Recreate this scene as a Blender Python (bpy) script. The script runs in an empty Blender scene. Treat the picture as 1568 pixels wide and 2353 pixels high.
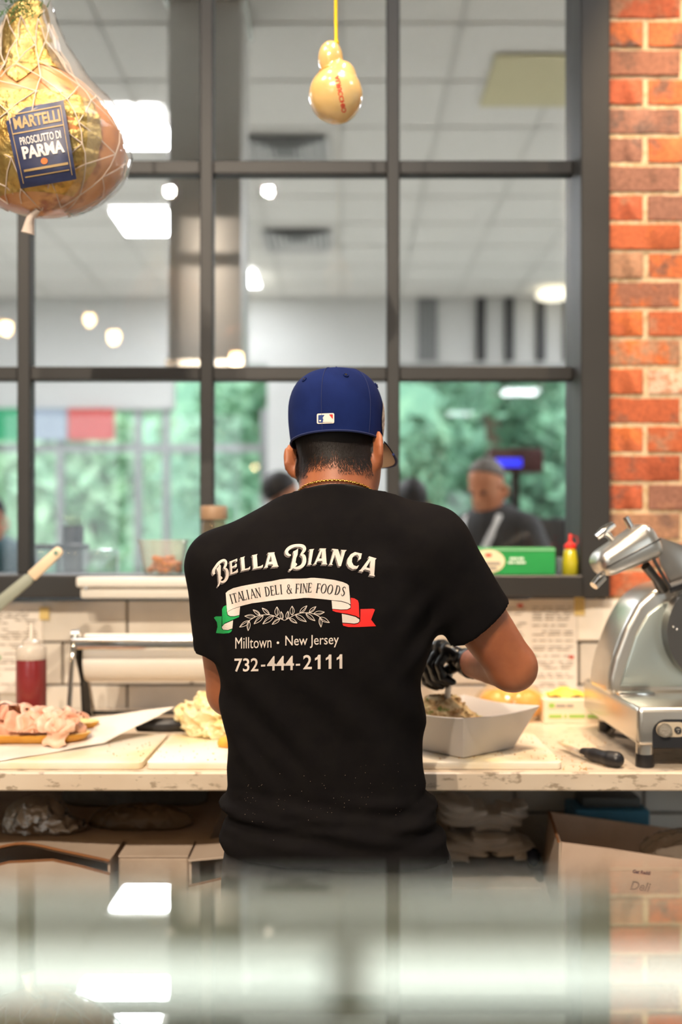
import bpy, bmesh, math, random
import numpy as np
from mathutils import Vector, Matrix, geometry
from mathutils.bvhtree import BVHTree

random.seed(7)
RNG = np.random.default_rng(7)
SC = bpy.context.scene
COL = SC.collection
pi = math.pi

# ------------------------------------------------------------------ camera
FPX = 2250.0          # focal length in pixels of the 1568 x 2353 frame
HC = 1.37             # lens height
HOR = 1250.0          # row of the horizon
cam = bpy.data.cameras.new('camera')
camo = bpy.data.objects.new('camera', cam)
COL.objects.link(camo)
camo.location = (0, 0, HC)
camo.rotation_euler = (pi/2, 0, 0)
cam.sensor_width = 36
cam.lens = FPX/2353*36
cam.shift_y = (HOR-1176.5)/2353
cam.clip_start = 0.02
cam.clip_end = 200
cam.dof.use_dof = True
cam.dof.focus_distance = 1.72
cam.dof.aperture_fstop = 1.6
SC.camera = camo

# ------------------------------------------------------------------ world (bright overcast sky)
w = bpy.data.worlds.new('sky'); SC.world = w
w.use_nodes = True
w.node_tree.nodes['Background'].inputs[0].default_value = (0.90, 0.955, 1.0, 1)
w.node_tree.nodes['Background'].inputs[1].default_value = 2.5

# ------------------------------------------------------------------ exposure
SC.view_settings.view_transform = 'Standard'
SC.view_settings.look = 'None'
SC.view_settings.exposure = 0.75
SC.view_settings.gamma = 1.0
SC.view_settings.use_curve_mapping = False
SC.cycles.use_denoising = True
SC.cycles.caustics_reflective = False
SC.cycles.caustics_refractive = False
SC.cycles.transparent_max_bounces = 24
SC.cycles.max_bounces = 10
SC.cycles.sample_clamp_indirect = 8

# strengths of the lamps, seen and added (used by the lamp builders below)
PANEL_E = 40         # far room ceiling panels
NEAR_FILL_E = 10.0    # added fill panels over the kitchen, out of view
SPOT_W = 80.0         # warm downlights over the counter
WARM = (1.0, 0.74, 0.48)

# ------------------------------------------------------------------ helpers
def P(px, py, Y):
    """point at depth Y seen at pixel px, py"""
    return Vector(((px-784.0)*Y/FPX, Y, HC-(py-HOR)*Y/FPX))
def onz(px, py, z):
    """point on the level plane z seen at pixel px, py"""
    Y = (HC-z)*FPX/(py-HOR)
    return Vector(((px-784.0)*Y/FPX, Y, z))
def lin(c):
    if isinstance(c, str):
        c = [int(c[i:i+2], 16) for i in (0, 2, 4)]
    o = []
    for v in c[:3]:
        v = v/255.0
        o.append(v/12.92 if v <= 0.04045 else ((v+0.055)/1.055)**2.4)
    return (o[0], o[1], o[2], 1.0)

MATS = {}
def M(name, col, rough=.5, metal=0., col2=None, vscale=12., vmix=(.45, .6), bump=0., bscale=60., spec=.5,
      emit=None, es=0., coat=0., world=False, sheen=0., stretch=(1, 1, 1), detail=4., sss=0., col3=None, v3=60.):
    if name in MATS:
        return MATS[name]
    m = bpy.data.materials.new(name); m.use_nodes = True
    nt = m.node_tree; b = nt.nodes['Principled BSDF']
    b.inputs['Base Color'].default_value = lin(col)
    b.inputs['Roughness'].default_value = rough
    b.inputs['Metallic'].default_value = metal
    b.inputs['Specular IOR Level'].default_value = spec
    b.inputs['Coat Weight'].default_value = coat
    b.inputs['Coat Roughness'].default_value = .08
    b.inputs['Sheen Weight'].default_value = sheen
    if sss:
        b.inputs['Subsurface Weight'].default_value = sss
        b.inputs['Subsurface Radius'].default_value = (.01, .004, .002)
    if emit is not None:
        b.inputs['Emission Color'].default_value = lin(emit)
        b.inputs['Emission Strength'].default_value = es
    if col2 is not None or bump:
        if world:
            tc = nt.nodes.new('ShaderNodeNewGeometry'); src = tc.outputs['Position']
        else:
            tc = nt.nodes.new('ShaderNodeTexCoord'); src = tc.outputs['Object']
        mp = nt.nodes.new('ShaderNodeMapping'); mp.inputs['Scale'].default_value = stretch
        nt.links.new(src, mp.inputs['Vector'])
    if col2 is not None:
        n = nt.nodes.new('ShaderNodeTexNoise'); n.inputs['Scale'].default_value = vscale
        n.inputs['Detail'].default_value = detail
        nt.links.new(mp.outputs[0], n.inputs['Vector'])
        r = nt.nodes.new('ShaderNodeValToRGB')
        r.color_ramp.elements[0].position = vmix[0]; r.color_ramp.elements[0].color = lin(col)
        r.color_ramp.elements[1].position = vmix[1]; r.color_ramp.elements[1].color = lin(col2)
        nt.links.new(n.outputs['Fac'], r.inputs[0])
        last = r.outputs[0]
        if col3 is not None:
            n3 = nt.nodes.new('ShaderNodeTexNoise'); n3.inputs['Scale'].default_value = v3
            n3.inputs['Detail'].default_value = 6
            nt.links.new(mp.outputs[0], n3.inputs['Vector'])
            r3 = nt.nodes.new('ShaderNodeValToRGB')
            r3.color_ramp.elements[0].position = .58; r3.color_ramp.elements[1].position = .66
            mx = nt.nodes.new('ShaderNodeMix'); mx.data_type = 'RGBA'
            nt.links.new(n3.outputs['Fac'], r3.inputs[0])
            nt.links.new(r3.outputs[0], mx.inputs[0])
            nt.links.new(last, mx.inputs[6]); mx.inputs[7].default_value = lin(col3)
            last = mx.outputs[2]
        nt.links.new(last, b.inputs['Base Color'])
    if bump:
        n2 = nt.nodes.new('ShaderNodeTexNoise'); n2.inputs['Scale'].default_value = bscale
        n2.inputs['Detail'].default_value = 5
        nt.links.new(mp.outputs[0], n2.inputs['Vector'])
        bp = nt.nodes.new('ShaderNodeBump'); bp.inputs['Strength'].default_value = bump
        bp.inputs['Distance'].default_value = .01
        nt.links.new(n2.outputs['Fac'], bp.inputs['Height'])
        nt.links.new(bp.outputs[0], b.inputs['Normal'])
    MATS[name] = m
    return m

def GLASS(name, tint='ffffff', ior=1.45, rough=0., haze=0., hcol='ffffff'):
    """thin clear sheet: transparent plus fresnel mirror, with an optional milky share"""
    if name in MATS:
        return MATS[name]
    m = bpy.data.materials.new(name); m.use_nodes = True
    nt = m.node_tree; nt.nodes.clear()
    out = nt.nodes.new('ShaderNodeOutputMaterial')
    tr = nt.nodes.new('ShaderNodeBsdfTransparent'); tr.inputs[0].default_value = lin(tint)
    gl = nt.nodes.new('ShaderNodeBsdfGlossy'); gl.inputs['Roughness'].default_value = rough
    lw = nt.nodes.new('ShaderNodeLayerWeight'); lw.inputs['Blend'].default_value = .5
    pw = nt.nodes.new('ShaderNodeMath'); pw.operation = 'POWER'; pw.inputs[1].default_value = 4.0
    nt.links.new(lw.outputs['Facing'], pw.inputs[0])
    r0 = ((ior-1)/(ior+1))**2
    fr = nt.nodes.new('ShaderNodeMath'); fr.operation = 'MULTIPLY_ADD'
    fr.inputs[1].default_value = 1-r0; fr.inputs[2].default_value = r0
    nt.links.new(pw.outputs[0], fr.inputs[0])
    mx = nt.nodes.new('ShaderNodeMixShader')
    a = tr.outputs[0]
    if haze:
        df = nt.nodes.new('ShaderNodeBsdfDiffuse'); df.inputs[0].default_value = lin(hcol)
        tl = nt.nodes.new('ShaderNodeBsdfTranslucent'); tl.inputs[0].default_value = lin(hcol)
        h0 = nt.nodes.new('ShaderNodeMixShader'); h0.inputs[0].default_value = .45
        nt.links.new(df.outputs[0], h0.inputs[1]); nt.links.new(tl.outputs[0], h0.inputs[2])
        h = nt.nodes.new('ShaderNodeMixShader'); h.inputs[0].default_value = haze
        nt.links.new(a, h.inputs[1]); nt.links.new(h0.outputs[0], h.inputs[2]); a = h.outputs[0]
    nt.links.new(fr.outputs[0], mx.inputs[0]); nt.links.new(a, mx.inputs[1]); nt.links.new(gl.outputs[0], mx.inputs[2])
    nt.links.new(mx.outputs[0], out.inputs[0])
    MATS[name] = m
    return m

# ---- shapes: each returns (verts, faces)
def J(*parts):
    V, F = [], []
    for v, f in parts:
        o = len(V); V += [tuple(p) for p in v]; F += [tuple(i+o for i in q) for q in f]
    return V, F
def xf(mesh, mat):
    v, f = mesh
    return [tuple(mat @ Vector(p)) for p in v], f
def box(x0, x1, y0, y1, z0, z1):
    v = [(x, y, z) for z in (z0, z1) for y in (y0, y1) for x in (x0, x1)]
    return v, [(0, 2, 3, 1), (4, 5, 7, 6), (0, 1, 5, 4), (2, 6, 7, 3), (0, 4, 6, 2), (1, 3, 7, 5)]
def rbox(x0, x1, y0, y1, z0, z1, r=.004, seg=2):
    bm = bmesh.new(); bmesh.ops.create_cube(bm, size=1)
    for v in bm.verts:
        v.co = ((v.co.x+.5)*(x1-x0)+x0, (v.co.y+.5)*(y1-y0)+y0, (v.co.z+.5)*(z1-z0)+z0)
    bmesh.ops.bevel(bm, geom=list(bm.edges), offset=r, segments=seg, affect='EDGES', profile=.5)
    return unbm(bm)
def unbm(bm):
    bm.verts.index_update()
    v = [tuple(q.co) for q in bm.verts]; f = [tuple(q.index for q in p.verts) for p in bm.faces]
    bm.free()
    return v, f
def prism(poly, y0, y1, r=0., seg=2, axis='Y'):
    """outline in x, z pushed along y (axis Y) or in x, y pushed along z (axis Z)"""
    bm = bmesh.new()
    vs = [bm.verts.new((p[0], y0, p[1]) if axis == 'Y' else (p[0], p[1], y0)) for p in poly]
    fa = bm.faces.new(vs)
    ex = bmesh.ops.extrude_face_region(bm, geom=[fa])
    d = (0, y1-y0, 0) if axis == 'Y' else (0, 0, y1-y0)
    bmesh.ops.translate(bm, vec=d, verts=[g for g in ex['geom'] if isinstance(g, bmesh.types.BMVert)])
    bmesh.ops.recalc_face_normals(bm, faces=bm.faces)
    if r:
        bmesh.ops.bevel(bm, geom=[e for e in bm.edges], offset=r, segments=seg, affect='EDGES', profile=.5, clamp_overlap=True)
    return unbm(bm)
def frame(d):
    d = Vector(d).normalized()
    u = d.cross(Vector((0, 0, 1)))
    if u.length < 1e-4: u = Vector((1, 0, 0))
    u.normalize(); v = d.cross(u).normalized()
    return d, u, v
def tube(path, r, n=10, cap=True):
    path = [Vector(p) for p in path]; m = len(path)
    rs = r if isinstance(r, (list, tuple)) else [r]*m
    V, F = [], []
    u0 = None
    for i, p in enumerate(path):
        d = path[min(i+1, m-1)]-path[max(i-1, 0)]
        d, u, v = frame(d)
        if u0 is not None:
            u = (u0-d*u0.dot(d)).normalized(); v = d.cross(u)
        u0 = u
        for k in range(n):
            a = 2*pi*k/n
            V.append(tuple(p+(u*math.cos(a)+v*math.sin(a))*rs[i]))
    for i in range(m-1):
        for k in range(n):
            a, b = i*n+k, i*n+(k+1) % n
            F.append((a, b, b+n, a+n))
    if cap:
        F.append(tuple(range(n))[::-1]); F.append(tuple(range((m-1)*n, m*n)))
    return V, F
def lathe(prof, c=(0, 0, 0), n=28, sx=1., sy=1.):
    V, F = [], []
    for r, z in prof:
        for k in range(n):
            a = 2*pi*k/n
            V.append((c[0]+r*sx*math.cos(a), c[1]+r*sy*math.sin(a), c[2]+z))
    for i in range(len(prof)-1):
        for k in range(n):
            a, b = i*n+k, i*n+(k+1) % n
            F.append((a, b, b+n, a+n))
    F.append(tuple(range(n))[::-1]); m = len(prof); F.append(tuple(range((m-1)*n, m*n)))
    return V, F
def cylx(p0, p1, r, n=20):
    return tube([p0, p1], r, n)
def sphere(c, r, n=14, m=10):
    if not isinstance(r, (tuple, list)): r = (r, r, r)
    V, F = [(c[0], c[1], c[2]-r[2])], []
    for i in range(1, m):
        t = pi*i/m-pi/2
        for k in range(n):
            a = 2*pi*k/n
            V.append((c[0]+r[0]*math.cos(t)*math.cos(a), c[1]+r[1]*math.cos(t)*math.sin(a), c[2]+r[2]*math.sin(t)))
    V.append((c[0], c[1], c[2]+r[2]))
    for k in range(n):
        F.append((0, 1+(k+1) % n, 1+k)); F.append((len(V)-1, 1+(m-2)*n+k, 1+(m-2)*n+(k+1) % n))
    for i in range(m-2):
        for k in range(n):
            a, b = 1+i*n+k, 1+i*n+(k+1) % n
            F.append((a, b, b+n, a+n))
    return V, F
def sheet(fn, nu, nv, closed_u=False):
    """grid surface fn(u, v), u and v in 0..1"""
    V = [tuple(fn(i/(nu-1 if not closed_u else nu), j/(nv-1))) for j in range(nv) for i in range(nu)]
    F = []
    for j in range(nv-1):
        for i in range(nu if closed_u else nu-1):
            a = j*nu+i; b = j*nu+(i+1) % nu
            F.append((a, b, b+nu, a+nu))
    return V, F
def sn(x, y, z, s=0):
    """cheap smooth noise, works on floats and arrays"""
    r = random.Random(1000+s); t = 0
    for k in range(5):
        f = 1.0+.55*k
        a, b, c, p = (r.uniform(-1, 1)*f for _ in range(4))
        q = r.uniform(0, 6.28)
        t = t+np.sin(a*x*2+b*y*2+c*z*2+q+1.3*np.sin(p*x+c*y+a*z+q*2))/(f)
    return t/2.4

def mesh_obj(name, mesh, mat, smooth=None):
    v, f = mesh
    me = bpy.data.meshes.new(name)
    me.from_pydata([tuple(map(float, p)) for p in v], [], [tuple(int(i) for i in q) for q in f])
    me.update()
    if mat is not None: me.materials.append(mat)
    if smooth is not None:
        me.polygons.foreach_set('use_smooth', [True]*len(me.polygons))
        if smooth < 3: me.set_sharp_from_angle(angle=smooth)
    return me
def tagit(o, label=None, cat=None, group=None, kind=None):
    if label: o['label'] = label
    if cat: o['category'] = cat
    if group: o['group'] = group
    if kind: o['kind'] = kind
    return o
def thing(name, loc, label, cat, group=None, kind=None):
    o = bpy.data.objects.new(name, None); COL.objects.link(o)
    o.location = loc; o.empty_display_size = .05
    return tagit(o, label, cat, group, kind)
WORLDPOS = {}
def wpos(o):
    p = Vector(o.location)
    while o.parent is not None:
        o = o.parent; p = p+Vector(o.location)
    return p
def obj(name, mesh, mat, parent=None, label=None, cat=None, group=None, kind=None, smooth=None, origin=None):
    """link world-space mesh data as one object; its origin goes to its base"""
    v, f = mesh
    a = np.array([tuple(p) for p in v], dtype=float)
    lo, hi = a.min(0), a.max(0)
    c = Vector(((lo[0]+hi[0])/2, (lo[1]+hi[1])/2, lo[2])) if origin is None else Vector(origin)
    a = a-np.array(c)
    me = mesh_obj(name, (a, f), mat, smooth)
    o = bpy.data.objects.new(name, me); COL.objects.link(o)
    if parent is not None:
        o.parent = parent; o.location = c-wpos(parent)
    else:
        o.location = c
    return tagit(o, label, cat, group, kind)
def inst(name, me, loc, parent=None, rot=None, scale=None):
    o = bpy.data.objects.new(name, me); COL.objects.link(o)
    if parent is not None:
        o.parent = parent; o.location = Vector(loc)-wpos(parent)
    else:
        o.location = loc
    if rot is not None: o.rotation_euler = rot
    if scale is not None: o.scale = scale
    return o
def struct(name, mesh, mat, parent=None, smooth=None, label=None):
    return obj(name, mesh, mat, parent, kind='structure' if parent is None else None, smooth=smooth, label=label)

# ---- implicit bodies
def smin(a, b, k):
    if k <= 0: return np.minimum(a, b)
    h = np.clip(.5+.5*(b-a)/k, 0, 1)
    return b*(1-h)+a*h-k*h*(1-h)
def d_cone(p, a, b, ra, rb, sc=None):
    ax, ay, az = a; bx, by, bz = b
    X, Y, Z = p[0]-ax, p[1]-ay, p[2]-az
    dx, dy, dz = bx-ax, by-ay, bz-az
    if sc is not None:
        X, Y, Z = X/sc[0], Y/sc[1], Z/sc[2]; dx, dy, dz = dx/sc[0], dy/sc[1], dz/sc[2]
    l2 = dx*dx+dy*dy+dz*dz+1e-12
    h = np.clip((X*dx+Y*dy+Z*dz)/l2, 0, 1)
    return np.sqrt((X-h*dx)**2+(Y-h*dy)**2+(Z-h*dz)**2)-(ra+(rb-ra)*h)
def d_ell(p, c, r):
    X, Y, Z = (p[0]-c[0])/r[0], (p[1]-c[1])/r[1], (p[2]-c[2])/r[2]
    k0 = np.sqrt(X*X+Y*Y+Z*Z)
    k1 = np.sqrt((X/r[0])**2+(Y/r[1])**2+(Z/r[2])**2)+1e-9
    return k0*(k0-1)/k1
def loc_p(p, R, c):
    """grid into the frame with rotation R (3x3, local to world) at c"""
    X, Y, Z = p[0]-c[0], p[1]-c[1], p[2]-c[2]
    return (R[0][0]*X+R[1][0]*Y+R[2][0]*Z, R[0][1]*X+R[1][1]*Y+R[2][1]*Z, R[0][2]*X+R[1][2]*Y+R[2][2]*Z)
def near(p, lo, hi, fn, far=.5):
    """evaluate fn only inside the box lo..hi of the grid"""
    sl = []
    for q, ax in enumerate((p[0][:, 0, 0], p[1][0, :, 0], p[2][0, 0, :])):
        i = np.searchsorted(ax, lo[q]); j = np.searchsorted(ax, hi[q])
        sl.append(slice(int(i), int(j)))
    d = np.full(p[0].shape, far, np.float32)
    sl = tuple(sl)
    if all(s_.stop > s_.start for s_ in sl): d[sl] = fn([q[sl] for q in p])
    return d
def polygonise(fn, lo, hi, h, smooth=1):
    xs = np.arange(lo[0], hi[0]+h, h, dtype=np.float32); ys = np.arange(lo[1], hi[1]+h, h, dtype=np.float32)
    zs = np.arange(lo[2], hi[2]+h, h, dtype=np.float32)
    p = np.meshgrid(xs, ys, zs, indexing='ij')
    d = fn(p).astype(np.float32)
    s = d < 0
    nx, ny, nz = d.shape
    cs = np.zeros((nx-1, ny-1, nz-1), np.int8)
    for i in (0, 1):
        for j in (0, 1):
            for k in (0, 1):
                cs += s[i:nx-1+i, j:ny-1+j, k:nz-1+k]
    act = (cs > 0) & (cs < 8)
    I, Jx, K = np.nonzero(act)
    n = len(I)
    pos = np.zeros((n, 3)); cnt = np.zeros(n)
    cor = [(i, j, k) for i in (0, 1) for j in (0, 1) for k in (0, 1)]
    for a in range(8):
        for b in range(a+1, 8):
            A, B = cor[a], cor[b]
            if sum(abs(A[q]-B[q]) for q in range(3)) != 1: continue
            da = d[I+A[0], Jx+A[1], K+A[2]]; db = d[I+B[0], Jx+B[1], K+B[2]]
            m = (da < 0) != (db < 0)
            t = np.where(m, da/(np.where(m, da-db, 1)), 0)
            for q in range(3):
                pos[:, q] += np.where(m, A[q]+(B[q]-A[q])*t, 0)
            cnt += m
    pos /= cnt[:, None]
    pos = (pos+np.stack([I, Jx, K], 1))*h+np.array([xs[0], ys[0], zs[0]])
    idx = -np.ones(act.shape, np.int64); idx[I, Jx, K] = np.arange(n)
    F = []
    for ax in range(3):
        sl0 = [slice(1, -1)]*3; sl1 = [slice(1, -1)]*3
        sl0[ax] = slice(0, -1); sl1[ax] = slice(1, None)
        a, b = s[tuple(sl0)], s[tuple(sl1)]
        e = np.nonzero(a != b)
        flip = a[e]
        g = [e[q]+(0 if q == ax else 1) for q in range(3)]
        o1, o2 = [(1, 2), (2, 0), (0, 1)][ax]
        def at(d1, d2):
            q = [g[0].copy(), g[1].copy(), g[2].copy()]
            q[o1] = q[o1]-d1; q[o2] = q[o2]-d2
            return idx[q[0], q[1], q[2]]
        quad = np.stack([at(1, 1), at(0, 1), at(0, 0), at(1, 0)], 1)
        quad[~flip] = quad[~flip][:, ::-1]
        F.append(quad)
    F = np.concatenate(F); F = F[(F >= 0).all(1)]
    for _ in range(smooth):
        acc = np.zeros_like(pos); c2 = np.zeros(n)
        for q in range(4):
            a, b = F[:, q], F[:, (q+1) % 4]
            np.add.at(acc, a, pos[b]); np.add.at(c2, a, 1)
            np.add.at(acc, b, pos[a]); np.add.at(c2, b, 1)
        pos = .5*pos+.5*acc/np.maximum(c2, 1)[:, None]
    return pos.tolist(), F.tolist()

def tri2d(loops):
    """fill 2d loops (outer first, holes after)"""
    ls = [[Vector((p[0], p[1], 0)) for p in l] for l in loops]
    t = geometry.tessellate_polygon(ls)
    v = [tuple(q) for l in ls for q in l]
    return v, [tuple(f) for f in t]
def stroke2d(pts, closed=False):
    """ribbon through (x, y, width) points"""
    V, F = [], []
    n = len(pts)
    for i, (x, y, w_) in enumerate(pts):
        a = pts[max(i-1, 0)]; b = pts[min(i+1, n-1)]
        dx, dy = b[0]-a[0], b[1]-a[1]; l = math.hypot(dx, dy) or 1
        V += [(x-dy/l*w_/2, y+dx/l*w_/2, 0), (x+dy/l*w_/2, y-dx/l*w_/2, 0)]
    for i in range(n-1):
        F.append((2*i, 2*i+1, 2*i+3, 2*i+2))
    return V, F
def smooth_pts(pts, n=5):
    """Catmull-Rom through tuples of any length"""
    out = []
    m = len(pts)
    for i in range(m-1):
        p0, p1, p2, p3 = (np.array(pts[max(i-1, 0)], float), np.array(pts[i], float),
                          np.array(pts[i+1], float), np.array(pts[min(i+2, m-1)], float))
        for k in range(n):
            t = k/n
            out.append(tuple(.5*(2*p1+(p2-p0)*t+(2*p0-5*p1+4*p2-p3)*t*t+(3*p1-p0-3*p2+p3)*t**3)))
    out.append(tuple(float(q) for q in pts[-1]))
    return out
def text2d(s, size=1., bold=0., shear=0., align='CENTER'):
    c = bpy.data.curves.new('txt', 'FONT'); c.body = s; c.size = size; c.offset = bold; c.shear = shear
    c.align_x = align; c.resolution_u = 3
    o = bpy.data.objects.new('txt', c); COL.objects.link(o)
    dg = bpy.context.evaluated_depsgraph_get()
    me = bpy.data.meshes.new_from_object(o.evaluated_get(dg))
    v = [tuple(q.co) for q in me.vertices]; f = [tuple(p.vertices) for p in me.polygons]
    bpy.data.objects.remove(o); bpy.data.curves.remove(c); bpy.data.meshes.remove(me)
    return v, f
def fit2d(mesh, x0, x1, ybase, ytop):
    """scale flat text so that it spans x0..x1 and its lowest/highest points reach ybase/ytop"""
    v, f = mesh
    a = np.array(v); lo, hi = a.min(0), a.max(0)
    X = x0+(a[:, 0]-lo[0])/(hi[0]-lo[0])*(x1-x0)
    Y = ybase+(a[:, 1]-lo[1])/(hi[1]-lo[1])*(ytop-ybase)
    return list(zip(X, Y, [0]*len(X))), f
def refine(mesh, L):
    v, f = mesh
    bm = bmesh.new()
    vs = [bm.verts.new(p) for p in v]
    for q in f:
        if len(set(q)) < 3: continue
        try: bm.faces.new([vs[i] for i in q])
        except ValueError: pass
    bmesh.ops.triangulate(bm, faces=bm.faces)
    for _ in range(7):
        es = [e for e in bm.edges if e.calc_length() > L]
        if not es: break
        bmesh.ops.subdivide_edges(bm, edges=es, cuts=1)
        bmesh.ops.triangulate(bm, faces=[q for q in bm.faces if len(q.verts) > 3])
    return unbm(bm)

# ------------------------------------------------------------------ shared materials
m_frame = M('dark_window_metal', '2b2a29', .5, .1, col2='272625', vscale=3)
m_steel = M('stainless', 'c9c6c0', .24, 1., bump=.02, bscale=300, stretch=(1, 1, .05))
m_chrome = M('polished_metal', 'd8d6d2', .12, 1.)
m_white = M('white_plastic', 'e9e4da', .45)
m_black = M('black_plastic', '17161a', .42)
m_skin = M('skin_tan', 'a5633f', .5, col2='915234', vscale=18, vmix=(.35, .7), sss=.12, bump=.04, bscale=400)
m_card = M('cardboard', 'c2b0a0', .85, col2='b5a291', vscale=9, vmix=(.35, .7), bump=.05, bscale=90)
m_paper = M('white_paper', 'eee9e0', .7)
m_wall = M('painted_wall', 'd9d8d3', .8, world=True, col2='d4d3ce', vscale=2)
# ================================================================== STRUCTURE
YW = 2.80            # face of the tiled wall
YB = 2.90            # back of the partition
ZC = 3.97            # ceiling
XL, XR = -4.3, 4.3
SILL = 1.283
YF = 10.35           # far wall
m_floor = M('floor_vinyl', 'c4bfb6', .4, col2='b8b3aa', vscale=4, world=True)
struct('floor', box(XL, XR, -4.2, YF+.2, -.12, 0), m_floor)
# --- partition wall with tiles, bricks
m_grout = M('dark_grout', '6f675c', .9, bump=.2, bscale=300)
m_mortar = M('sand_mortar', 'd8c09c', .95, col2='c4a67f', vscale=60, bump=.5, bscale=220, world=True)
wb = struct('wall_back', J(box(XL, XR, YW+.012, YB, 0, 1.20), box(XL, -1.7, YW+.012, YB, 1.20, ZC),
                           box(-1.7, .76, YW+.012, YB, 3.25, ZC)), m_grout)
TL, TH = .3687, .1217
m_tile = M('white_glazed_tile', 'd9d2c7', .22, col2='d2cabe', vscale=6, world=True, spec=.5)
tile_me = mesh_obj('tile', rbox(-TL/2+.003, TL/2-.003, -.008, .010, .003, TH-.003, .0025, 1), m_tile, .6)
ztop = 1.2115
for r in range(8):
    z0 = ztop-(r+1)*TH
    x0 = -.795+(TL/2 if r % 2 == 0 else 0)-3*TL
    for i in range(9):
        xc = x0+i*TL+TL/2
        if -1.9 < xc < 1.75:
            inst('tile', tile_me, (xc, YW, z0), wb)
# --- brick pier on the right
wr = struct('wall_right', box(.756, 1.95, YW-.0062, YB, 1.20, ZC), m_mortar)
def brick_mat():
    m = bpy.data.materials.new('reclaimed_brick'); m.use_nodes = True
    nt = m.node_tree; b = nt.nodes['Principled BSDF']; b.inputs['Roughness'].default_value = .85
    oi = nt.nodes.new('ShaderNodeObjectInfo'); g = nt.nodes.new('ShaderNodeNewGeometry')
    r = nt.nodes.new('ShaderNodeValToRGB'); r.color_ramp.interpolation = 'CONSTANT'
    cols = [(0, 'b85f38'), (.14, 'ad5636'), (.28, '8f6250'), (.42, 'c0683a'), (.54, '93604a'), (.64, 'b9623c'), (.78, 'a57a5e'), (.88, 'b25a36')]
    while len(r.color_ramp.elements) < len(cols): r.color_ramp.elements.new(.5)
    for e, (p, c) in zip(r.color_ramp.elements, cols): e.position = p; e.color = lin(c)
    nt.links.new(oi.outputs['Random'], r.inputs[0])
    n = nt.nodes.new('ShaderNodeTexNoise'); n.inputs['Scale'].default_value = 11; n.inputs['Detail'].default_value = 7
    n.inputs['Roughness'].default_value = .65
    nt.links.new(g.outputs['Position'], n.inputs['Vector'])
    rr = nt.nodes.new('ShaderNodeValToRGB'); rr.color_ramp.elements[0].position = .50; rr.color_ramp.elements[1].position = .62
    nt.links.new(n.outputs['Fac'], rr.inputs[0])
    r2 = nt.nodes.new('ShaderNodeValToRGB'); r2.color_ramp.interpolation = 'CONSTANT'
    c2 = [(0, '7b5443'), (.3, 'c96a35'), (.55, '6d5349'), (.75, 'a8765a')]
    while len(r2.color_ramp.elements) < len(c2): r2.color_ramp.elements.new(.5)
    for e, (p, c) in zip(r2.color_ramp.elements, c2): e.position = p; e.color = lin(c)
    ml = nt.nodes.new('ShaderNodeMath'); ml.operation = 'MULTIPLY'; ml.inputs[1].default_value = 7.31
    fr = nt.nodes.new('ShaderNodeMath'); fr.operation = 'FRACT'
    nt.links.new(oi.outputs['Random'], ml.inputs[0]); nt.links.new(ml.outputs[0], fr.inputs[0]); nt.links.new(fr.outputs[0], r2.inputs[0])
    mx = nt.nodes.new('ShaderNodeMix'); mx.data_type = 'RGBA'
    nt.links.new(rr.outputs[0], mx.inputs[0]); nt.links.new(r.outputs[0], mx.inputs[6]); nt.links.new(r2.outputs[0], mx.inputs[7])
    n3 = nt.nodes.new('ShaderNodeTexNoise'); n3.inputs['Scale'].default_value = 90; n3.inputs['Detail'].default_value = 6
    nt.links.new(g.outputs['Position'], n3.inputs['Vector'])
    hs = nt.nodes.new('ShaderNodeHueSaturation'); nt.links.new(mx.outputs[2], hs.inputs['Color'])
    mr = nt.nodes.new('ShaderNodeMapRange'); mr.inputs[1].default_value = .3; mr.inputs[2].default_value = .7
    mr.inputs[3].default_value = .75; mr.inputs[4].default_value = 1.25
    nt.links.new(n3.outputs['Fac'], mr.inputs[0]); nt.links.new(mr.outputs[0], hs.inputs['Value'])
    nt.links.new(hs.outputs[0], b.inputs['Base Color'])
    bp = nt.nodes.new('ShaderNodeBump'); bp.inputs['Strength'].default_value = .5; bp.inputs['Distance'].default_value = .004
    nt.links.new(n3.outputs['Fac'], bp.inputs['Height']); nt.links.new(bp.outputs[0], b.inputs['Normal'])
    return m
m_brick = brick_mat()
m_brick_pale = M('limewashed_brick', 'dcb9a0', .9, col2='c58f70', vscale=40, bump=.5, bscale=120, world=True)
def brick_mesh(L, s):
    H = .0705
    bm = bmesh.new(); bmesh.ops.create_cube(bm, size=1)
    for v in bm.verts: v.co = (v.co.x*L, v.co.y*.024, (v.co.z+.5)*H)
    bmesh.ops.subdivide_edges(bm, edges=[e for e in bm.edges if abs(e.verts[0].co.x-e.verts[1].co.x) > .03], cuts=5)
    bmesh.ops.bevel(bm, geom=[e for e in bm.edges if e.is_boundary or e.calc_face_angle(0) > .6], offset=.0025, segments=1, affect='EDGES')
    r = random.Random(s)
    for v in bm.verts:
        v.co.x += r.uniform(-.0015, .0015); v.co.z += r.uniform(-.0016, .0016); v.co.y += r.uniform(-.001, .001)
    return mesh_obj('brick', unbm(bm), m_brick, .5)
BC, BL = .0825, .2150
bmf = [brick_mesh(BL-.012, i) for i in range(4)]
bmh = [brick_mesh(.100, 10+i) for i in range(3)]
zj = HC-(1375-HOR)*YW/FPX   # lowest joint
k = 0
for r in range(27):
    z0 = zj+r*BC+.006
    if r % 2 == 0: xs = [(.758+BL/2+i*BL, bmf) for i in range(4)]
    else: xs = [(.758+.053, bmh)]+[(.758+.112+BL/2+i*BL, bmf) for i in range(4)]
    for xc, ms in xs:
        b_ = inst('brick', ms[k % len(ms)], (xc, YW+.002+random.uniform(-.003, .003), z0), wr, rot=(0, 0, 0))
        k += 1
        if r == 7 and abs(xc-(.758+.112+BL/2)) < .01:
            me = b_.data.copy(); me.materials.clear(); me.materials.append(m_brick_pale); b_.data = me
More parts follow.
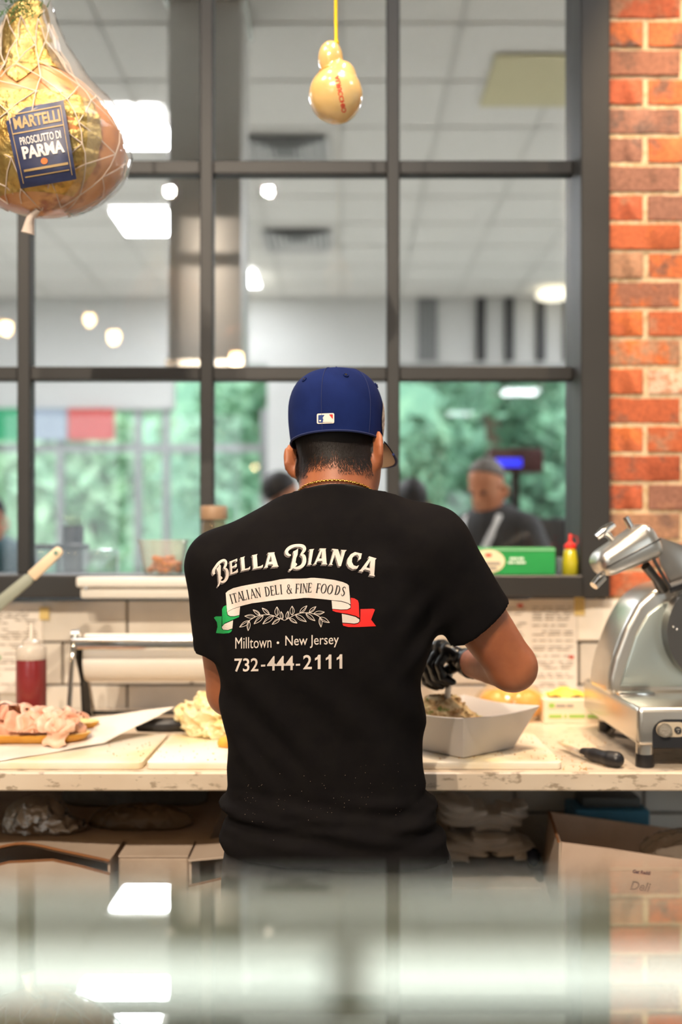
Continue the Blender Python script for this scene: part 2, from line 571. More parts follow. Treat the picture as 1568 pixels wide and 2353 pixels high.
# --- interior window
win = thing('window_1', (-.5, 2.8, SILL), 'black metal framed interior window over the counter', None, kind='structure')
XJ = .671
obj('jamb', rbox(XJ, .752, 2.735, 2.93, 1.22, 3.3, .003, 1), m_frame, win)
obj('jamb', rbox(-1.72, -1.64, 2.735, 2.93, 1.22, 3.3, .003, 1), m_frame, win)
obj('head', rbox(-1.64, XJ, 2.735, 2.93, 3.22, 3.3, .003, 1), m_frame, win)
obj('sill', rbox(-1.64, XJ, 2.715, 2.98, 1.222, SILL, .004, 1), m_frame, win)
MX = [-1.455, -.920, -.390, .1515]
for x in MX: obj('mullion', rbox(x-.019, x+.019, 2.835, 2.885, SILL, 3.22, .003, 1), m_frame, win)
MZ = [1.865, 2.463, 3.061]
xs = [-1.64]+MX+[XJ]
for z in MZ:
    for a, b in zip(xs[:-1], xs[1:]):
        obj('glazing_bar', rbox(a+(.019 if a in MX else 0), b-(.019 if b in MX else 0), 2.838, 2.882, z-.0195, z+.0195, .003, 1), m_frame, win)
m_pane = GLASS('window_glass', 'fafafa', 1.45)
zs = [SILL]+MZ+[3.22]
for a, b in zip(xs[:-1], xs[1:]):
    for z0, z1 in zip(zs[:-1], zs[1:]):
        obj('pane', box(a, b, 2.8575, 2.8625, z0, z1), m_pane, win)
# --- rest of the shell
struct('wall_left', box(XL-.1, XL, -4.2, YF, 0, ZC), m_wall)
struct('wall_side', box(XR, XR+.1, -4.2, YF, 0, ZC), m_wall)
struct('wall_front', J(box(XL, XR, -4.3, -4.2, 0, .75), box(XL, XR, -4.3, -4.2, 2.75, ZC), box(XL, -3.5, -4.3, -4.2, .75, 2.75),
                       box(-.95, 2.5, -4.3, -4.2, .75, 2.75), box(4.2, XR, -4.3, -4.2, .75, 2.75)), M('taupe_wall', 'a3988c', .8))
for n_w, x0w, x1w, lbw in ((5, -3.5, -.95, 'left added fill-light window behind the viewer'), (6, 2.5, 4.2, 'right added fill-light window behind the viewer')):  # unseen windows, added for daylight fill and pale haze in the panes
    wf = thing('window_%d' % n_w, ((x0w+x1w)/2, -4.25, .75), lbw, None, kind='structure')
    xm = (x0w+x1w)/2
    for x in (x0w+.03, xm, x1w-.03): obj('mullion', box(x-.03, x+.03, -4.29, -4.21, .75, 2.75), m_frame, wf)
    for z in (.78, 2.72): obj('rail', box(x0w, x1w, -4.285, -4.215, z-.03, z+.03), m_frame, wf)
    for p0, p1 in ((x0w+.03, xm), (xm, x1w-.03)): obj('pane', box(p0, p1, -4.253, -4.247, .75, 2.75), GLASS('fill_window_glass', 'f8faf9', 1.5), wf)
struct('pavement_front', box(-40, 40, -40, -4.3, -.2, -.02), M('pavement', 'a8a8a4', .9))
# ceiling with tiles of the far room
m_ctile = M('ceiling_tile', 'e2e0db', .95, col2='dad8d3', vscale=90, bump=.1, bscale=200, world=True)
ce = struct('ceiling', box(XL, XR, -4.2, YF, ZC+.02, ZC+.08), m_ctile)
ct_me = mesh_obj('ceiling_tile', rbox(-.2935, .2935, -.2935, .2935, .006, .02, .004, 1), m_ctile, .6)
for i in range(14):
    for j in range(12):
        inst('ceiling_tile', ct_me, (-4.27+.305+i*.61, 2.96+.12+j*.61+.30, ZC), ce)
m_grid = M('ceiling_grid', 'd2d0cb', .6)
g = []
for i in range(15): g.append(box(-4.27+i*.61-.012, -4.27+i*.61+.012, YB, YF, ZC-.001, ZC+.012))
for j in range(13): g.append(box(XL, XR, 3.075+j*.61-.012, 3.075+j*.61+.012, ZC-.001, ZC+.012))
obj('grid', J(*g), m_grid, ce)
obj('near_ceiling', box(XL, XR, -4.2, YB, ZC, ZC+.02), M('kitchen_ceiling', 'a8a49e', .9), ce)
# far wall: header, pillar, storefronts
XP0, XP1 = -.78, .56
struct('wall_far', J(box(-1.78, XR, YF, YF+.2, 3.27, ZC), box(XL, -1.78, YF, YF+.2, 2.80, ZC),
                     box(XP0, XP1, YF, YF+.2, 0, 3.27), box(XP1, XR, YF, YF+.2, 0, .75),
                     box(3.6, XR, YF, YF+.2, .75, 3.27)), M('far_white_wall', 'c6c7c5', .8))
m_alu = M('grey_aluminium', '8d8f8f', .4, .5)
m_store = GLASS('storefront_glass', 'f4f7f5', 1.5)
def storefront(n, x0, x1, z0, z1, posts, rails, label):
    w_ = thing('window_%d' % n, ((x0+x1)/2, YF+.1, z0), label, None, kind='structure')
    for x in posts: obj('mullion', box(x-.035, x+.035, YF+.04, YF+.14, z0, z1), m_alu, w_)
    ps = sorted(posts)
    for z in rails:
        obj('rail', box(x0, x1, YF+.05, YF+.13, z-.04, z+.04), m_alu, w_)
    ed = [x0]+ps+[x1]
    for a, b in zip(ed[:-1], ed[1:]):
        if b-a > .1: obj('pane', box(a, b, YF+.088, YF+.094, z0, z1), m_store, w_)
storefront(2, XP1, 3.6, .75, 3.27, [3.56], [.79, 3.23], 'wide far shop window looking out on green trees')
storefront(3, -4.2, XP0, 0, 2.8, [-4.16, -2.99, -2.16, -1.86, -1.40, -.82], [.05, 2.39], 'far glazed shop entrance below the flag coloured panels')
struct('window_4', box(-1.78, XP0, YF+.08, YF+.09, 2.8, 3.27), m_store, label='upper glass light beside the far white pillar')
# black slats on the far header
m_slat = M('dark_slat', '2a2b2e', .5)
for n, px in enumerate((1105, 1170, 1242, 1305)):
    x = (px-784)*YF/FPX
    obj('wall_slat', rbox(x-.045, x+.045, YF-.06, YF, 3.30, 3.96, .006, 1), m_slat,
        label='black vertical slat on the far white wall, %s of the four from the left' % ('first', 'second', 'third', 'fourth')[n],
        cat='wall slat', group='black slats on the far wall')
x = (983-784)*YF/FPX
obj('wall_panel', J(*[rbox(x-.105+i*.042, x-.105+i*.042+.038, YF-.03, YF, 3.30, 3.96, .004, 1) for i in range(5)]), M('grey_slat', '7d7f80', .6),
    label='grey ribbed panel on the far white wall left of the black slats', cat='panel')
# italian flag coloured sign panels over the entrance
for nm, c, a, b in (('green', '1c9463', -3.83, -3.36), ('white', '8f9dac', -3.35, -2.88), ('red', 'b8433c', -2.87, -2.385)):
    t = obj('sign_panel', rbox(a, b, YF-.07, YF-.02, 2.46, 2.795, .006, 1), M('sign_'+nm, c, .5),
            label='%s panel of the tricolour sign over the far entrance' % nm, cat='sign panel', group='tricolour sign panels')

# ------------------------------------------------------------------ lamps
def panel_light(x0, y0, e, label, group, w_=.61, l_=.61):
    t = thing('ceiling_light', (x0+w_/2, y0+l_/2, ZC-.02), label, 'ceiling light', group)
    obj('lamp_frame', J(box(x0, x0+w_, y0, y0+.012, ZC-.02, ZC), box(x0, x0+w_, y0+l_-.012, y0+l_, ZC-.02, ZC),
                   box(x0, x0+.012, y0, y0+l_, ZC-.02, ZC), box(x0+w_-.012, x0+w_, y0, y0+l_, ZC-.02, ZC)), m_white, t)
    obj('diffuser', box(x0+.012, x0+w_-.012, y0+.012, y0+l_-.012, ZC-.016, ZC-.008),
        M('panel_glow_%g' % e, 'ffffff', .6, emit='f4f9ff', es=e), t)
G1 = 'square ceiling lights of the far room'
panel_light(-1.68, 5.80, PANEL_E, 'nearest square ceiling light, beside the hanging ham', G1)
panel_light(-1.80, 7.58, PANEL_E, 'second square ceiling light, left of the steel duct below the nearest one', G1)
panel_light(-1.41, 9.24, PANEL_E*.3, 'farthest square ceiling light, just right of the steel duct', G1)
for y, q in ((3.9, 'nearest'), (6.0, 'middle'), (8.2, 'farthest')):  # added panels out of view, to brighten the far room
    panel_light(2.75, y, PANEL_E, '%s added square ceiling light beyond the brick pier, out of view' % q, 'added lights right of the view')
for y, q in ((5.0, 'nearer'), (7.6, 'farther')):  # likewise added and unseen, on the left
    panel_light(-3.9, y, PANEL_E, '%s added square ceiling light far left of the ham, out of view' % q, 'added lights left of the view')
for x, q in ((-1.6, 'left'), (.2, 'middle'), (2.0, 'right')):  # unseen fill panels, added to lift the worktop and the cook
    panel_light(x, 1.15, NEAR_FILL_E, '%s added fill light over the kitchen side, out of view' % q, 'added kitchen fill lights', .61, .61)

m_bulb = M('warm_glow', 'fff0d8', .5, emit=(255, 214, 160), es=60.)
def downlight(x, y, watts, label, size=.9, blend=.6, aim=None, group='warm downlights', soft=.03, col=WARM):
    t = thing('downlight', (x, y, ZC-.03), label, 'downlight', group)
    obj('trim_ring', lathe([(.055, .03), (.075, .03), (.075, 0), (.055, .004)], (x, y, ZC-.03), 24), m_white, t, smooth=.6)
    obj('lens', lathe([(.001, .010), (.052, .010), (.052, .016), (.001, .016)], (x, y, ZC-.03), 24), m_bulb, t)
    l = bpy.data.lights.new('downlight_beam', 'SPOT'); l.energy = watts; l.color = col
    l.spot_size = size; l.spot_blend = blend; l.shadow_soft_size = soft
    lo = bpy.data.objects.new('downlight_beam', l); COL.objects.link(lo)
    lo.parent = t; lo.location = (0, 0, -.02)
    if aim is not None:
        d = Vector(aim)-Vector((x, y, ZC-.05)); lo.rotation_euler = d.to_track_quat('-Z', 'Y').to_euler()
downlight(1.02, 2.25, SPOT_W*2.3, 'warm downlight over the slicer by the brick pier', .75, .7, (1.02, 2.72, 1.5))
downlight(.45, 2.05, SPOT_W*1.6, 'warm downlight over the salad bowl', .7, .7, (.46, 2.35, .9))
downlight(-.42, 2.05, SPOT_W*.8, 'warm downlight over the cutting boards', .75, .7, (-.45, 2.35, .9))
downlight(-1.25, 2.35, SPOT_W*.6, 'warm downlight over the sandwich', .8, .7, (-.95, 2.35, 1.0))
downlight(-.75, .75, SPOT_W*.8, 'warm downlight behind the cook', .9, .8, (-.1, 1.9, 1.0))
downlight(-.525, -1.36, SPOT_W*3.2, 'warm downlight over the customer side, right one', 1.3, .8, (.2, 1.9, 1.0), col=(1, .84, .66))
downlight(-1.24, -1.36, SPOT_W*3.4, 'warm downlight over the customer side, left one', 1.3, .8, (-.7, 2.0, 1.2), col=(1, .84, .66))
# pendant lamps of the customer side, seen as reflections in the window
m_copper = M('copper_shade', 'b06a3c', .3, .9)
m_edison = M('bulb_glow', 'ffdca8', .5, emit=(255, 205, 140), es=75.)
for n, (px, py, dv) in enumerate(((13, 752, 6.6), (206, 733, 7.9), (262, 773, 6.9), (543, 823, 6.4))):
    x = (px-784)*dv/FPX; y = 5.72-dv; z = HC+(HOR-py)*dv/FPX
    t = thing('pendant_lamp', (x, y, z), 'copper pendant lamp mirrored in the window glass, %s from the left' % ('first', 'second', 'third', 'fourth')[n], 'pendant lamp', 'copper pendant lamps')
    obj('shade', lathe([(.14, .03), (.13, .08), (.10, .14), (.05, .19), (.03, .22), (.02, .22), (.045, .18), (.094, .13), (.124, .08), (.135, .03)], (x, y, z), 28), m_copper, t, smooth=.7)
    obj('bulb', lathe([(.002, -.06), (.03, -.045), (.042, -.01), (.038, .03), (.018, .07)], (x, y, z), 16), m_edison, t, smooth=1)
    obj('cord', tube([(x, y, z+.07), (x, y, ZC)], .004, 6), m_black, t)
# disc lamps on the far ceiling
for px, py, dv, lb in ((1272, 686, 10.0, 'round flush lamp on the far ceiling above the black slats'), (524, 703, 9.6, 'round flush lamp on the far ceiling behind the steel duct')):
    x = (px-784)*dv/FPX; z = HC+(HOR-py)*dv/FPX
    t = thing('disc_lamp', (x, dv, z), lb, 'ceiling light', 'round flush lamps')
    obj('disc', lathe([(.01, 0), (.16, .01), (.175, .035), (.15, .06), (.01, .06)], (x, dv, z), 24), M('disc_glow', 'f4f0df', .5, emit='fff6dc', es=1.1), t, smooth=.8)
    obj('stem', tube([(x, dv, z+.06), (x, dv, ZC)], .012, 8), m_white, t)
# ceiling vents
def vent(x, y, label):
    t = thing('ceiling_vent', (x, y, ZC-.03), label, 'air vent', 'ceiling air vents')
    m = M('vent_grey', 'c2c2c0', .5); md = M('vent_dark', '7c7d7d', .7)
    obj('backing', box(x-.27, x+.27, y-.27, y+.27, ZC-.006, ZC-.001), md, t)
    for i in range(5):
        s = .29-.052*i; z = ZC-.034+.006*i
        ring = [(x-s, y-s), (x+s, y-s), (x+s, y+s), (x-s, y+s)]
        V = []
        for q, (sc_, zz) in enumerate(((s, z), (s-.034, z+.012))):
            V += [(x-sc_, y-sc_, zz), (x+sc_, y-sc_, zz), (x+sc_, y+sc_, zz), (x-sc_, y+sc_, zz)]
        V += [(a, b, c+.002) for a, b, c in V]
        F = []
        for k_ in range(4):
            n_ = (k_+1) % 4
            F += [(k_, n_, 4+n_, 4+k_), (8+k_, 12+k_, 12+n_, 8+n_)]
        obj('louvre', (V, F), m, t)
vent(-.37, 6.5, 'square louvred ceiling vent under the hanging cheese')
vent(-.37, 8.35, 'second louvred ceiling vent, farther and lower than the other')
obj('yellow_reflection_panel', rbox(.82, 1.43, 5.19, 5.80, ZC-.012, ZC-.002, .004, 1), M('reflection_yellow', 'cbc39e', .7),
    label='yellowish reflection built as a ceiling panel near the right window jamb', cat='ceiling panel')  # a yellowish reflection, put in as a coloured panel
# steel duct in front of the far room
t = thing('steel_duct', (-.635, 4.75, 2.2), 'brushed stainless duct hanging from the far ceiling behind the window', 'duct')
obj('casing', rbox(-.815, -.465, 4.60, 4.95, 2.22, ZC, .01, 2), M('brushed_duct', 'c8c7c5', .42, 1., bump=.06, bscale=12, stretch=(1, 1, .4)), t, smooth=.7)
obj('flange', rbox(-.835, -.445, 4.58, 4.97, ZC-.05, ZC-.002, .005, 1), m_steel, t)
obj('lower_trim', rbox(-.825, -.455, 4.59, 4.96, 2.20, 2.24, .005, 1), m_steel, t)

# ------------------------------------------------------------------ outdoors
struct('ground_outside', box(-40, 40, YF+.2, 70, -.2, -.02), M('asphalt_pale', '9fa3a2', .9, col2='b1b4b0', vscale=.4, world=True))
m_leafs = [M('leaf_a', '7aa98a', .6, col2='9dc4a2', vscale=2), M('leaf_b', '557f66', .6, col2='7ba888', vscale=2), M('leaf_c', 'b4d6b0', .6, col2='98c4a0', vscale=2)]  # leaf_c is paler: reflection haze over the left trees put into its colour
m_bark = M('bark', '5b4a3c', .9, bump=.5, bscale=20)
def tree(x, y, h, rr, mi, label, s):
    rg = np.random.default_rng(s)
    t = thing('tree', (x, y, -.02), label, 'tree', 'trees outside the shop')
    obj('trunk', tube([(x, y, -.02), (x+.1, y, h*.3), (x-.05, y+.1, h*.6), (x, y, h*.85)], [.22, .17, .11, .04], 8), m_bark, t, smooth=1)
    n = 2600
    blobs = [(x+rg.uniform(-.6, .6)*rr, y+rg.uniform(-.5, .5)*rr, h*rg.uniform(.22, .9), rr*rg.uniform(.35, .6)) for _ in range(14)]
    V, F = [], []
    for i in range(n):
        bx, by, bz, br = blobs[i % 14]
        d = rg.normal(size=3); d /= np.linalg.norm(d); d *= br*rg.uniform(.65, 1.05)
        c = np.array([bx, by, bz])+d
        u = rg.normal(size=3); u /= np.linalg.norm(u); v = np.cross(u, rg.normal(size=3)); v /= np.linalg.norm(v)
        sz = rg.uniform(.14, .30)
        o = len(V)
        V += [tuple(c-u*sz), tuple(c+v*sz*.5), tuple(c+u*sz), tuple(c-v*sz*.5)]; F.append((o, o+1, o+2, o+3))
    l = obj('foliage', (V, F), m_leafs[mi], t); l['kind'] = 'stuff'
tl = ['leftmost', 'second from the left', 'third from the left', 'fourth from the left', 'fourth from the right', 'third from the right', 'second from the right', 'rightmost']
for i, (x, y, h, rr, mi) in enumerate(((-10.4, 17, 5.5, 2.4, 2), (-7.4, 23.5, 6.5, 2.5, 2), (-4.5, 17, 4.6, 2.2, 2), (-1.4, 23.5, 7, 2.4, 0),
                                       (2.6, 17, 7.5, 2.4, 1), (4.8, 23.5, 8.5, 2.5, 0), (8.5, 17, 7.5, 2.4, 1), (10.6, 23.5, 8, 2.4, 0))):
    tree(x, y, h, rr, mi, 'leafy green tree outside the far windows, %s' % tl[i], 50+i)
hv, hf = sheet(lambda u, v: ((u-.5)*70, 27+v*14+sn(u*30, v*3, 0, 4), -.1+8.5*math.sin(min(1, v*1.6)*pi/2)*(1+.25*float(sn(u*22, v*4, 1, 9)))), 60, 16)
struct('hill_outside', (hv, hf), M('woods', '6f9a80', .9, col2='8fb896', vscale=1.2, world=True), smooth=3)
# ================================================================== COUNTER AND WHAT STANDS ON IT
CZ = .903
m_stone = M('speckled_quartz', 'd6c6b2', .3, col2='cdbba6', vscale=5, vmix=(.4, .6), col3='a2917d', v3=34, detail=6, stretch=(1, 1.6, 2.2))
t = thing('worktop', (0, 2.4, 0), 'cream speckled stone worktop on a steel frame below the window', 'worktop')
obj('slab', rbox(-1.75, 1.7, 2.0, YW-.008, CZ-.038, CZ, .003, 1), m_stone, t, smooth=.6)
m_dkmetal = M('dark_metal', '2c2b2b', .5, .4)
for x in (-1.6, -.02, 1.55):
    for y in (2.10, 2.7):
        obj('leg', rbox(x-.02, x+.02, y-.02, y+.02, 0, CZ-.038, .003, 1), m_dkmetal, t)
SZ = .44
obj('under_shelf', rbox(-1.66, 1.6, 2.04, 2.76, SZ-.03, SZ, .003, 1), m_steel, t)

# --- cutting boards
m_board = M('cutting_board', 'e6dccb', .5, col2='e3cfa2', vscale=5, vmix=(.5, .68), bump=.03, bscale=200)
BZ = CZ+.015
def board(x0, x1, y0, y1, label):
    def rr(x0, x1, y0, y1, r, n=5):
        o = []
        for cx, cy, a0 in ((x1-r, y1-r, 0), (x0+r, y1-r, 90), (x0+r, y0+r, 180), (x1-r, y0+r, 270)):
            for k in range(n+1):
                a = math.radians(a0+90*k/n); o.append((cx+r*math.cos(a), cy+r*math.sin(a)))
        return o
    return obj('cutting_board', prism(rr(x0, x1, y0, y1, .014), CZ+.0005, BZ, .003, 2, 'Z'), m_board, label=label, cat='cutting board', group='white cutting boards', smooth=.7)
board(-.97, -.412, 2.025, 2.335, 'white cutting board under the ham sandwich, left of the other boards')
board(-.404, .06, 2.025, 2.335, 'white cutting board in the middle, left of the cook')
board(.068, .459, 2.025, 2.335, 'white cutting board under the salad bowl, right of the cook')

# --- deli paper and sandwich
c0, c1, c2, c3 = onz(-150, 1775, BZ), onz(240, 1712, BZ), P(402, 1630, 2.36), onz(-150, 1690, BZ)
def paperf(u, v):
    a = c0.lerp(c1, u); b = c3.lerp(c2, u); p = a.lerp(b, v)
    lift = .016*max(0, u-.55)**1.2*(1+.5*math.sin(v*7))+.0012*(1+math.sin(u*17+v*5))+.002
    return (p.x, p.y, p.z+lift*.6)
obj('deli_paper', sheet(paperf, 40, 16), M('waxed_paper', 'e9e0d6', .5, col2='e2d6ca', vscale=8), label='white sheet of deli paper under the sandwich', cat='paper', smooth=3)
# sandwich: roll half, shaved ham
m_crust = M('golden_crust', 'e0a840', .55, col2='cc8f2c', vscale=14, vmix=(.35, .65), bump=.08, bscale=60)
m_crumbs = M('bread_crumb', 'efd79a', .85, bump=.3, bscale=160)
sy = 2.19
xe = (210-784)*sy/FPX
t = thing('sandwich', (-.72, sy, BZ+.006), 'open hero roll heaped with shaved pink ham, left end of the counter', 'sandwich')
def loaf(xa, xb, yc, z0, hw, hh, flat=True):
    def f(u, v):
        s = abs(2*u-1); e = math.sqrt(max(0, 1-s**6))
        a = -pi*(v) if flat else 2*pi*v
        return (xa+(xb-xa)*u, yc+hw*e*math.cos(a), z0+hh+hh*e*math.sin(a)*(1 if flat else 1))
    return sheet(f, 40, 20)
zs0 = BZ+.006
r_ = loaf(-1.08, xe, sy, zs0, .048, .026)
obj('bottom_roll', r_, m_crust, t, smooth=3)
obj('roll_crumb', sheet(lambda u, v: (-1.08+(xe+1.08)*u, sy+(v-.5)*2*.047*math.sqrt(max(0, 1-abs(2*u-1)**6)), zs0+.026), 40, 4), m_crumbs, t)
m_ham = M('pink_ham', 'e5ae90', .45, col2='d69579', vscale=22, vmix=(.35, .65), bump=.15, bscale=90)
m_ham2 = M('pale_ham', 'edc6ad', .45, col2='e0a98d', vscale=22, vmix=(.35, .65), bump=.15, bscale=90)
rg = random.Random(3)
hx0, hx1 = -1.10, xe-.004
def heap(x, ph, g):
    u = min(1, max(0, (x-hx0)/(hx1-hx0)))
    e = math.sqrt(max(.03, 1-max(0, (u-.80)/.2)**2))
    h_ = .052*e*(.86+.14*math.sin(x*31)); w_ = .046*(.5+.5*e)
    return (x, sy-(w_+g)*math.cos(ph), zs0+.029+(h_+g)*math.sin(ph))
for i in range(64):
    cx = hx0+.04+(hx1-.02-hx0-.04)*rg.random(); p0 = rg.uniform(.15, 2.3); sd = rg.uniform(0, 20)
    L = rg.uniform(.035, .075); D = rg.uniform(.5, 1.1); k1_ = rg.uniform(6, 11); sl_k = rg.uniform(-.8, .8); g0_ = rg.uniform(.0, .006)
    def f(a, b):
        edge = 1-(2*abs(b-.5))**3*.35
        x = cx+(a-.5)*L*edge+sl_k*.02*(b-.5)
        ruf = .0062*(1+math.sin(a*k1_+sd+3.0*b*sl_k+.8*math.sin(b*6+sd)))*(.5+.5*math.sin(pi*b))
        ph = p0+(b-.5)*D+.10*math.sin(a*5+sd)
        return heap(min(x, hx1+.004), min(max(ph, .12), 3.0), g0_+ruf)
    obj('ham_slice', sheet(f, 20, 10), m_ham if i % 2 else m_ham2, t, smooth=3)
# fold hanging over the front of the roll
a = P(125, 1640, sy-.05)
def f(u, v):
    return (a.x-.022+.05*u+.006*math.sin(v*6), sy-.046-.008*math.sin(u*pi)-.003*math.sin(v*9), zs0+.045-.042*v+.004*math.sin(u*8))
obj('ham_slice', sheet(f, 10, 10), m_ham2, t, smooth=3)
obj('ham_heap', polygonise(lambda p: d_ell(p, (-.83, sy-.002, zs0+.036), (.262, .042, .034))+.006*sn(p[0]*60, p[1]*60, p[2]*60, 3)+.003*sn(p[0]*140, p[1]*140, p[2]*140, 5),
    (-1.1, sy-.08, zs0), (xe+.03, sy+.08, zs0+.10), .005), m_ham, t, smooth=3)
ty = sy+.09
xe2 = (229-784)*ty/FPX
t = thing('bread_roll', (-.8, ty, BZ+.006), 'top half of the hero roll lying cut side up behind the ham', 'bread')
obj('crust', loaf(-1.08, xe2, ty, zs0, .045, .034), m_crust, t, smooth=3)
obj('crumb', sheet(lambda u, v: (-1.08+(xe2+1.08)*u, ty+(v-.5)*2*.044*math.sqrt(max(0, 1-abs(2*u-1)**6)), zs0+.034), 40, 4), m_crumbs, t)

# --- squeeze bottle of red sauce
by = 2.45
bx = (72-784)*by/FPX; s = by/FPX; bb = CZ
t = thing('squeeze_bottle', (bx, by, bb), 'clear squeeze bottle of dark red sauce with a white cap', 'bottle')
R_ = 34*s
ztop_s = HC-(1518-HOR)*s
obj('body', lathe([(R_*.9, 0), (R_, .006), (R_, ztop_s-bb), (R_*.97, ztop_s-bb+.004)], (bx, by, bb), 32), M('red_sauce', '7d2226', .35, col2='711d20', vscale=3, coat=.4), t, smooth=.7)
cp = obj('cap', lathe([(R_*1.0, 0), (R_*1.02, .004), (R_*1.0, .026), (R_*.82, .034), (R_*.66, .036), (R_*.62, .046), (R_*.2, .05), (R_*.16, .052), (R_*.1, .088), (R_*.06, .09)],
    (bx, by, ztop_s+.004), 32), GLASS('milky_plastic', 'ffffff', 1.4, .2, .85, 'f1e6d8'), t, smooth=.7)

# --- spatula in a crock
t = thing('spatula', P(-60, 1440, 2.46), 'cream handled spatula slanting up at the left edge', 'spatula')
p_end, p_mid, p_low = P(133, 1268, 2.46), P(72, 1325, 2.46), P(-190, 1545, 2.46)
def bar(p, q, w0, w1, th):
    d = (q-p).normalized(); n_ = Vector((-d.z, 0, d.x))
    poly = [p+n_*w0-d*0, p+n_*w0*.8-d*w0*.7, p-d*w0, p-n_*w0*.8-d*w0*.7, p-n_*w0, q-n_*w1, q+n_*w1]
    return prism([(v.x, v.z) for v in poly], p.y-th/2, p.y+th/2, .003, 2)
obj('handle', bar(p_end, p_mid, .0125, .014, .012), M('cream_handle', 'e3ccac', .5), t, smooth=.7)
d_ = (p_low-p_mid).normalized()
obj('shank', bar(p_mid+d_*.012, p_low, .0145, .020, .010), M('sage_handle', '8f9384', .5), t, smooth=.7)
h = p_end+d_*.004
obj('hang_hole', J(cylx((h.x, 2.452, h.z), (h.x, 2.468, h.z), .0055, 14)), M('hole_green', '6f8f80', .6), t)
ck = onz(-170, 1640, CZ)
pl = p_low
obj('utensil_crock', lathe([(.055, 0), (.062, .01), (.065, .14), (.068, .15), (.058, .15), (.055, .02), (.001, .015)], (pl.x-.02, 2.46, CZ), 28), m_white,
    label='white utensil crock past the left edge holding the spatula', cat='crock', smooth=.7)

# --- notices and tape on the tiles
yt = YW-.0105
def flat(px0, px1, py0, py1, Y, mat, name, label, cat, curl=.004, group=None, parent=None, th=0):
    a, b = P(px0, py0, Y), P(px1, py1, Y)
    f = lambda u, v: (a.x+(b.x-a.x)*u, Y-.0008-curl*v*v*(.3+.7*u), a.z+(b.z-a.z)*v)
    return obj(name, sheet(f, 8, 8), mat, parent, label, cat, group, smooth=3)
m_ink = M('grey_ink', '9f968c', .8); m_red = M('red_ink', 'd2462f', .7); m_green = M('green_ink', '4a9f4c', .7)
def notice(px0, px1, py0, py1, label, seed, marks):
    a, b = P(px0, py0, yt), P(px1, py1, yt)
    t = thing('notice', ((a.x+b.x)/2, yt, b.z), label, 'notice', 'paper notices taped to the tiles')
    flat(px0, px1, py0, py1, yt, M('notice_paper', 'ece4da', .6), 'sheet', None, None, .003, parent=t)
    r = random.Random(seed); V = []
    y = py0+18
    while y < py1-14:
        x = px0+8
        while x < px1-20:
            w_ = r.uniform(8, 34)
            if r.random() < .78:
                q0, q1 = P(x, y, yt-.0045), P(min(x+w_, px1-8), y+2.0, yt-.0045)
                V.append(box(q0.x, q1.x, yt-.0046, yt-.0044, q1.z, q0.z))
            x += w_+6
        y += r.choice((7, 7, 7, 14))
    obj('print_lines', J(*V), m_ink, t)
    for (x, y, w_, h_, m) in marks:
        q0, q1 = P(x, y, yt-.005), P(x+w_, y+h_, yt-.005)
        obj('printed_mark', box(q0.x, q1.x, yt-.0051, yt-.0048, q1.z, q0.z), m, t)
notice(-60, 98, 1385, 1592, 'faded white notice on the tiles behind the red sauce bottle', 5, [(-10, 1508, 12, 6, m_green)])
notice(1085, 1218, 1378, 1500, 'white price notice with red squares, taped under the window sill', 6, [(1190, 1388, 12, 7, m_red), (1150, 1383, 9, 6, m_red)])
notice(1216, 1326, 1376, 1596, 'long white list on the tiles with a red square at its right edge', 7, [(1308, 1506, 11, 7, m_red), (1222, 1504, 9, 6, m_green)])
flat(1328, 1440, 1377, 1470, yt, M('blank_paper', 'f0e8dc', .6), 'paper_sheet', 'blank white sheet on the tiles left of the slicer', 'paper')
m_tape = M('masking_tape', 'dcc27e', .7)
flat(1320, 1344, 1366, 1414, yt-.004, m_tape, 'tape_strip', 'yellow tape holding the long list near the slicer', 'tape', .001, 'yellow tape strips')
flat(91, 113, 1395, 1424, yt-.004, m_tape, 'tape_strip', 'yellow tape at the corner of the faded notice', 'tape', .001, 'yellow tape strips')

# --- white film dispenser fixed under the sill
a, b = P(183, 1325, 2.70), P(530, 1374, 2.70)
t = thing('film_dispenser', ((a.x+b.x)/2, 2.72, b.z), 'long white plastic wrap dispenser mounted below the window sill', 'dispenser')
obj('lid', rbox(a.x, b.x, 2.66, 2.714, HC-(1348-HOR)*2.7/FPX, a.z, .006, 2), m_white, t, smooth=.7)
obj('body', rbox(a.x+.008, b.x-.008, 2.675, 2.788, b.z, HC-(1349-HOR)*2.7/FPX, .006, 2), m_white, t, smooth=.7)
obj('screw', cylx((a.x+.025, 2.67, b.z+.03), (a.x+.025, 2.68, b.z+.03), .005), m_steel, t)

# --- paper roll and cutter
ry = 2.50; q = ry/FPX
def rp(px, py, Y=ry): return P(px, py, Y)
t = thing('paper_cutter', (rp(350, 1625).x, 2.55, CZ), 'chrome paper roll cutter with a wide white roll', 'paper cutter')
xa, xb = rp(190, 0).x, rp(560, 0).x
rc = P(190, 1515, ry+.05)
rad = 52*q*1.0
obj('paper_roll', J(cylx((xa, ry+.055, rc.z), (xb, ry+.055, rc.z), rad, 48)), m_paper, t, smooth=.7)
top = P(190, 1448, ry+.02)
obj('paper_web', sheet(lambda u, v: (xa+(xb-xa)*u, ry+.055-rad*math.sin(v*1.5), rc.z+rad*math.cos(v*1.5)+.002+.018*math.sin(v*pi)), 4, 12), m_paper, t, smooth=3)
z0b, z1b = P(0, 1492, ry-.03).z, P(0, 1464, ry-.03).z
obj('cutter_bar', rbox(xa-.014, xb+.01, ry-.042, ry-.032, z0b, z1b, .003, 2), m_chrome, t, smooth=.7)
obj('bar_ridge', tube([(xa-.014, ry-.046, z1b-.006), (xb+.01, ry-.046, z1b-.006)], .005, 10), m_chrome, t, smooth=1)
